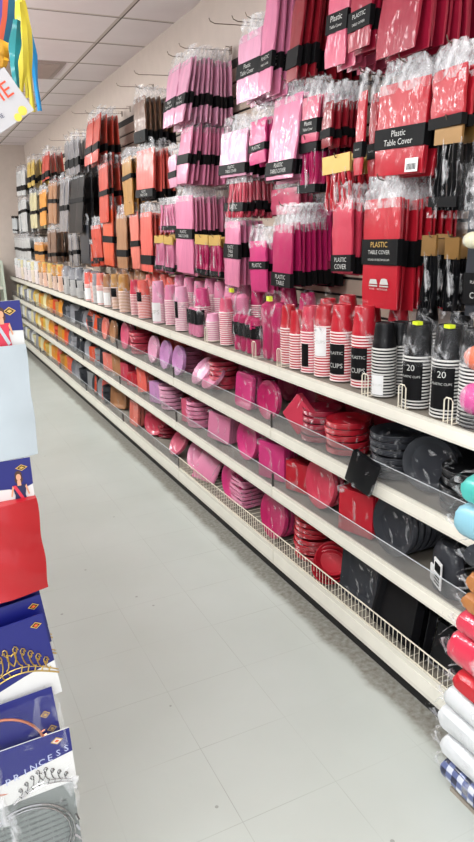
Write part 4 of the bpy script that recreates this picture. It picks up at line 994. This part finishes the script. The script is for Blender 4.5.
# princess tiara card with its bag below
w, h = .2, .105; b = card(w, -h, 0, 0, 0, mt=WC); c = MB()
c.poly([(-w, -.0006, -.075), (0, -.0006, -.045), (0, -.0006, 0), (-w, -.0006, -.0)], BLUE); diamond(c, -.022, -.016, .01, .007, -.001, (GOLDP, WC, DIAO))
for i, ch in enumerate('PRINCESS'):
    u = -.009-.0135*(7-i); put_text(c, ch, .0105, face_xy(u, -.036-.0035*(7-i), -.0012), plain('silver_print', (176, 184, 214), .4), .0115)
d = MB(); scrolls(d, -.052, -.106, .1, .056, 0, SILV, .0011, 4)
f = MB(); rows = [[(.002-(w)*j/10, -.014+.006*math.sin(j*.9+i)+rnd(-.003, .003), -h+.02-.3*i/12) for j in range(11)] for i in range(13)]; f.grid([r[::-1] for r in rows], BAG)
g = MB(); g.box(-w+.002, -.006, .004, .007, -h-.27, -h+.005, plain('grey_back_card', (120, 126, 124), .5))
for q in range(9): put_text(g, 'WARNING NOT A TOY KEEP AWAY FROM FIRE', .13, face_xy(-.085, -h-.035-.011*q, .0035), plain('dark_print', (40, 44, 46), .5), .006)
rg = MB(); rg.tube([(-.09+.075*math.cos(a), -.006, -h-.085+.075*math.sin(a)) for a in [2*math.pi*q/32 for q in range(33)]], .0022, SILV, 6)
rg.tube([(-.09+.069*math.cos(a), -.001, -h-.09+.069*math.sin(a)) for a in [2*math.pi*q/32 for q in range(33)]], .0018, SILV, 6)
for q in range(10): rg.tube([(-.02+rnd(-.01, .01), -.008, -h-.06-.02*q), (-.008, -.012, -h-.07-.02*q)], .0025, SILV, 4)
pr = build('tiara_pack', [('header_card', b.mesh('header_card'), 'blue and white card lettered PRINCESS', [('print', c.mesh('print')), ('tiara_drawing', d.mesh('tiara_drawing'))]), ('back_card', g.mesh('back_card'), 'grey printed back card', []), ('headband', rg.mesh('headband'), 'silver ring headband', []), ('clear_bag', f.mesh('clear_bag', True), 'clear bag', [])],
      'silver tiara pack with PRINCESS card, lowest on the display', 'tiara', (at(70, 735, .94).x, .94, at(70, 727, .94).z), (0, -.02, 0))
# display hooks
for zz, d, L in ((1.47, 'white sashes', .17), (1.245, 'red sashes', .17), (1.03, 'gold tiaras', .19), (.872, 'copper headbands', .19), (.755, 'silver tiara pack', .21)):
    b = MB(); b.tube([(0, 0, 0), (0, -L, .0), (0, -L-.008, .012)], .0022, HOOK, 5); tag(obj('display_hook', b.mesh('display_hook'), None, (-.03, 1.12, zz)), 'steel hook carrying the '+d+' on the left display', 'hook')
# ================================================================ hanging paper streamers and card, top left
def ribbon(pts, wd, mt, tw):
    b = MB(); rows = []; n = len(pts)
    P = [Vector(p) for p in pts]
    for i in range((n-1)*5+1):
        f = i/5; k = min(int(f), n-2); q = P[k].lerp(P[k+1], f-k); a = .7*math.sin(f*2+tw)
        w_ = wd*1.35*(.8+.25*math.sin(f*1.7)); u = Vector((math.cos(a), math.sin(a)*.6, 0))
        rows.append([q-u*w_/2, q+Vector((0, -.004, 0)), q+u*w_/2])
    b.grid(rows, mt); rows = [[p+Vector((0, .0012, 0)) for p in r][::-1] for r in rows]; b.grid(rows, mt)
    return b.mesh('streamer', True)
SY = plastic('yellow_tissue', (220, 200, 56), .5, .3, .5); SB = plastic('sky_blue_tissue', (24, 150, 214), .5, .3, .5); STL = plastic('teal_tissue', (0, 124, 128), .5, .3, .5); DT = plastic('deep_teal_tissue', (6, 84, 112), .6, .2, .4)
SO = plastic('orange_tissue', (206, 84, 52), .6, .2, .4); SG = plastic('golden_tissue', (222, 160, 26), .6, .3, .5); SPU = plastic('purple_tissue', (92, 72, 150), .6, .2, .4)
t = thing('pinata', 'colourful tissue pinata with hanging streamers, upper left corner', 'pinata', (0, 0, 0), (0, 0, 0))
def prism(pts, y, th, mt):
    b = MB(); P = [at(px, py, y) for px, py in pts]; Q = [p+Vector((0, th, 0)) for p in P]; n = len(P)
    b.poly(P, mt); b.poly(Q[::-1], mt)
    for i in range(n): b.poly([P[(i+1) % n], P[i], Q[i], Q[(i+1) % n]], mt)
    return b
for nm, mt, lab, pts in (('outer_band', DT, 'deep teal tissue band', [(10, -70), (19, -70), (18, -10), (16, 20), (12, 46), (3, 42), (7, 18), (9, -10)]),
                         ('middle_band', SO, 'orange tissue band', [(3, -70), (10, -70), (9, -10), (7, 18), (3, 42), (-2, 36), (2, 16), (3, -10)]),
                         ('inner_band', SPU, 'purple tissue band', [(-16, -70), (3, -70), (3, -10), (2, 16), (-2, 36), (-18, 28)]),
                         ('body', SB, 'blue tissue body', [(-120, -70), (-16, -70), (-18, 28), (-120, 20)])):
    obj(nm, prism(pts, 1.25, .09, mt).mesh(nm), t, label=lab)
g = MB(); q0 = at(2, 42, 1.24); q1 = at(4, 66, 1.24)
rows = [[(q0.x-.03+.045*j/6-.012*(i/5), 1.235+rnd(-.006, .006), q0.z+(q1.z-q0.z)*i/5+rnd(-.002, .002)) for j in range(7)] for i in range(6)]
g.grid(rows, SG); g.grid([[(p[0], p[1]+.01, p[2]) for p in r][::-1] for r in rows], SG); obj('fringe', g.mesh('fringe', True), t, label='golden tissue fringe')
STR = [(STL, [(17, 20), (15, 45), (14, 65), (17, 88)], .014), (SY, [(19, 2), (22, 35), (23, 70), (21, 92)], .013), (SY, [(21, 0), (27, 30), (29, 70), (33, 112)], .012), (SB, [(24, 10), (33, 55), (36, 85), (40, 111)], .010),
       (plastic('pale_yellow_tissue', (236, 226, 130), .5, .3, .5), [(18, -5), (21, 20), (24, 40), (26, 60)], .010), (SY, [(18, 15), (20, 45), (26, 75), (28, 98)], .010), (STL, [(15, -5), (18, 25), (17, 50), (20, 84)], .008)]
for i, (mt, pp, wd) in enumerate(STR): obj('streamer', ribbon([at(a, b_, 1.2+.012*i) for a, b_ in pp], wd, mt, 1.2+i), t)
b = MB(); c0 = at(-30, -68, 1.25); b.tube([(c0.x, 1.29, c0.z), (c0.x, 1.29, ZC)], .0015, HOOK, 4); obj('string', b.mesh('string'), t)
# card hanging below it
cc = [at(3, 66, 1.17), at(34, 110, 1.17), at(16, 126, 1.17), at(-30, 96, 1.17)]
cc = [at(4, 67, 1.17), at(34, 110, 1.17)]
U = (cc[1]-cc[0]); Lh = U.length; U.normalize(); V = Vector((-U.z*-1, 0, 0)); V = Vector((U.z, 0, -U.x))   # to the lower left
Wd = .085
b = MB()
pts = [cc[0], cc[0]+U*Lh, cc[0]+U*Lh+V*Wd, cc[0]+V*Wd]
if (pts[1]-pts[0]).cross(pts[2]-pts[1]).y > 0: pts = pts[::-1]
WG = plain('light_grey_card', (176, 174, 176), .5); b.poly(pts, WG); b.poly([p+Vector((0, .002, 0)) for p in pts][::-1], WG)
base = cc[0]
pm2 = MB(); RP = plain('red_print', (206, 66, 34), .5); TXTU = -V; TXTV = -U
fn = lambda cu, cv: (lambda u, v: base+U*cu+V*cv+TXTU*u+TXTV*v+Vector((0, -.001, 0)))
put_text(pm2, 'ME', .05, fn(.026, .03), RP, .022)
put_text(pm2, 'ME', .04, fn(.052, .05), NAVY, .006)
for q, (cu, cv, r) in enumerate(((.062, .016, .007), (.066, .028, .006))):
    ctr = base+U*cu+V*cv+Vector((0, -.001, 0)); pm2.poly([ctr+U*r*math.cos(a)+V*r*math.sin(a) for a in [2*math.pi*k/14 for k in range(14)]], plain('yellow_print', (222, 188, 70), .5))
build('hanging_card', [('card', b.mesh('card'), None, [('print', pm2.mesh('print'))])], 'white card with red lettering hanging aslant under the streamers', 'card', (0, 0, 0), (0, 0, 0))
# far fixture against the back wall
t = thing('display_rack', 'pale green white display rack against the back wall', 'rack', (0, 0, 0), (0, 0, 0))
obj('side_panel', MB().box(1.17, 1.2, 10.3, 10.75, 0, 1.25, plain('pale_green_panel', (196, 206, 190), .5)).mesh('side_panel'), t)
obj('side_panel', MB().box(-.6, -.57, 10.3, 10.75, 0, 1.25, MC['pale_green_panel']).mesh('side_panel'), t)
for z in (.1, .5, .85, 1.2): obj('shelf', MB().box(-.57, 1.17, 10.3, 10.75, z, z+.03, CREAM).mesh('shelf'), t)
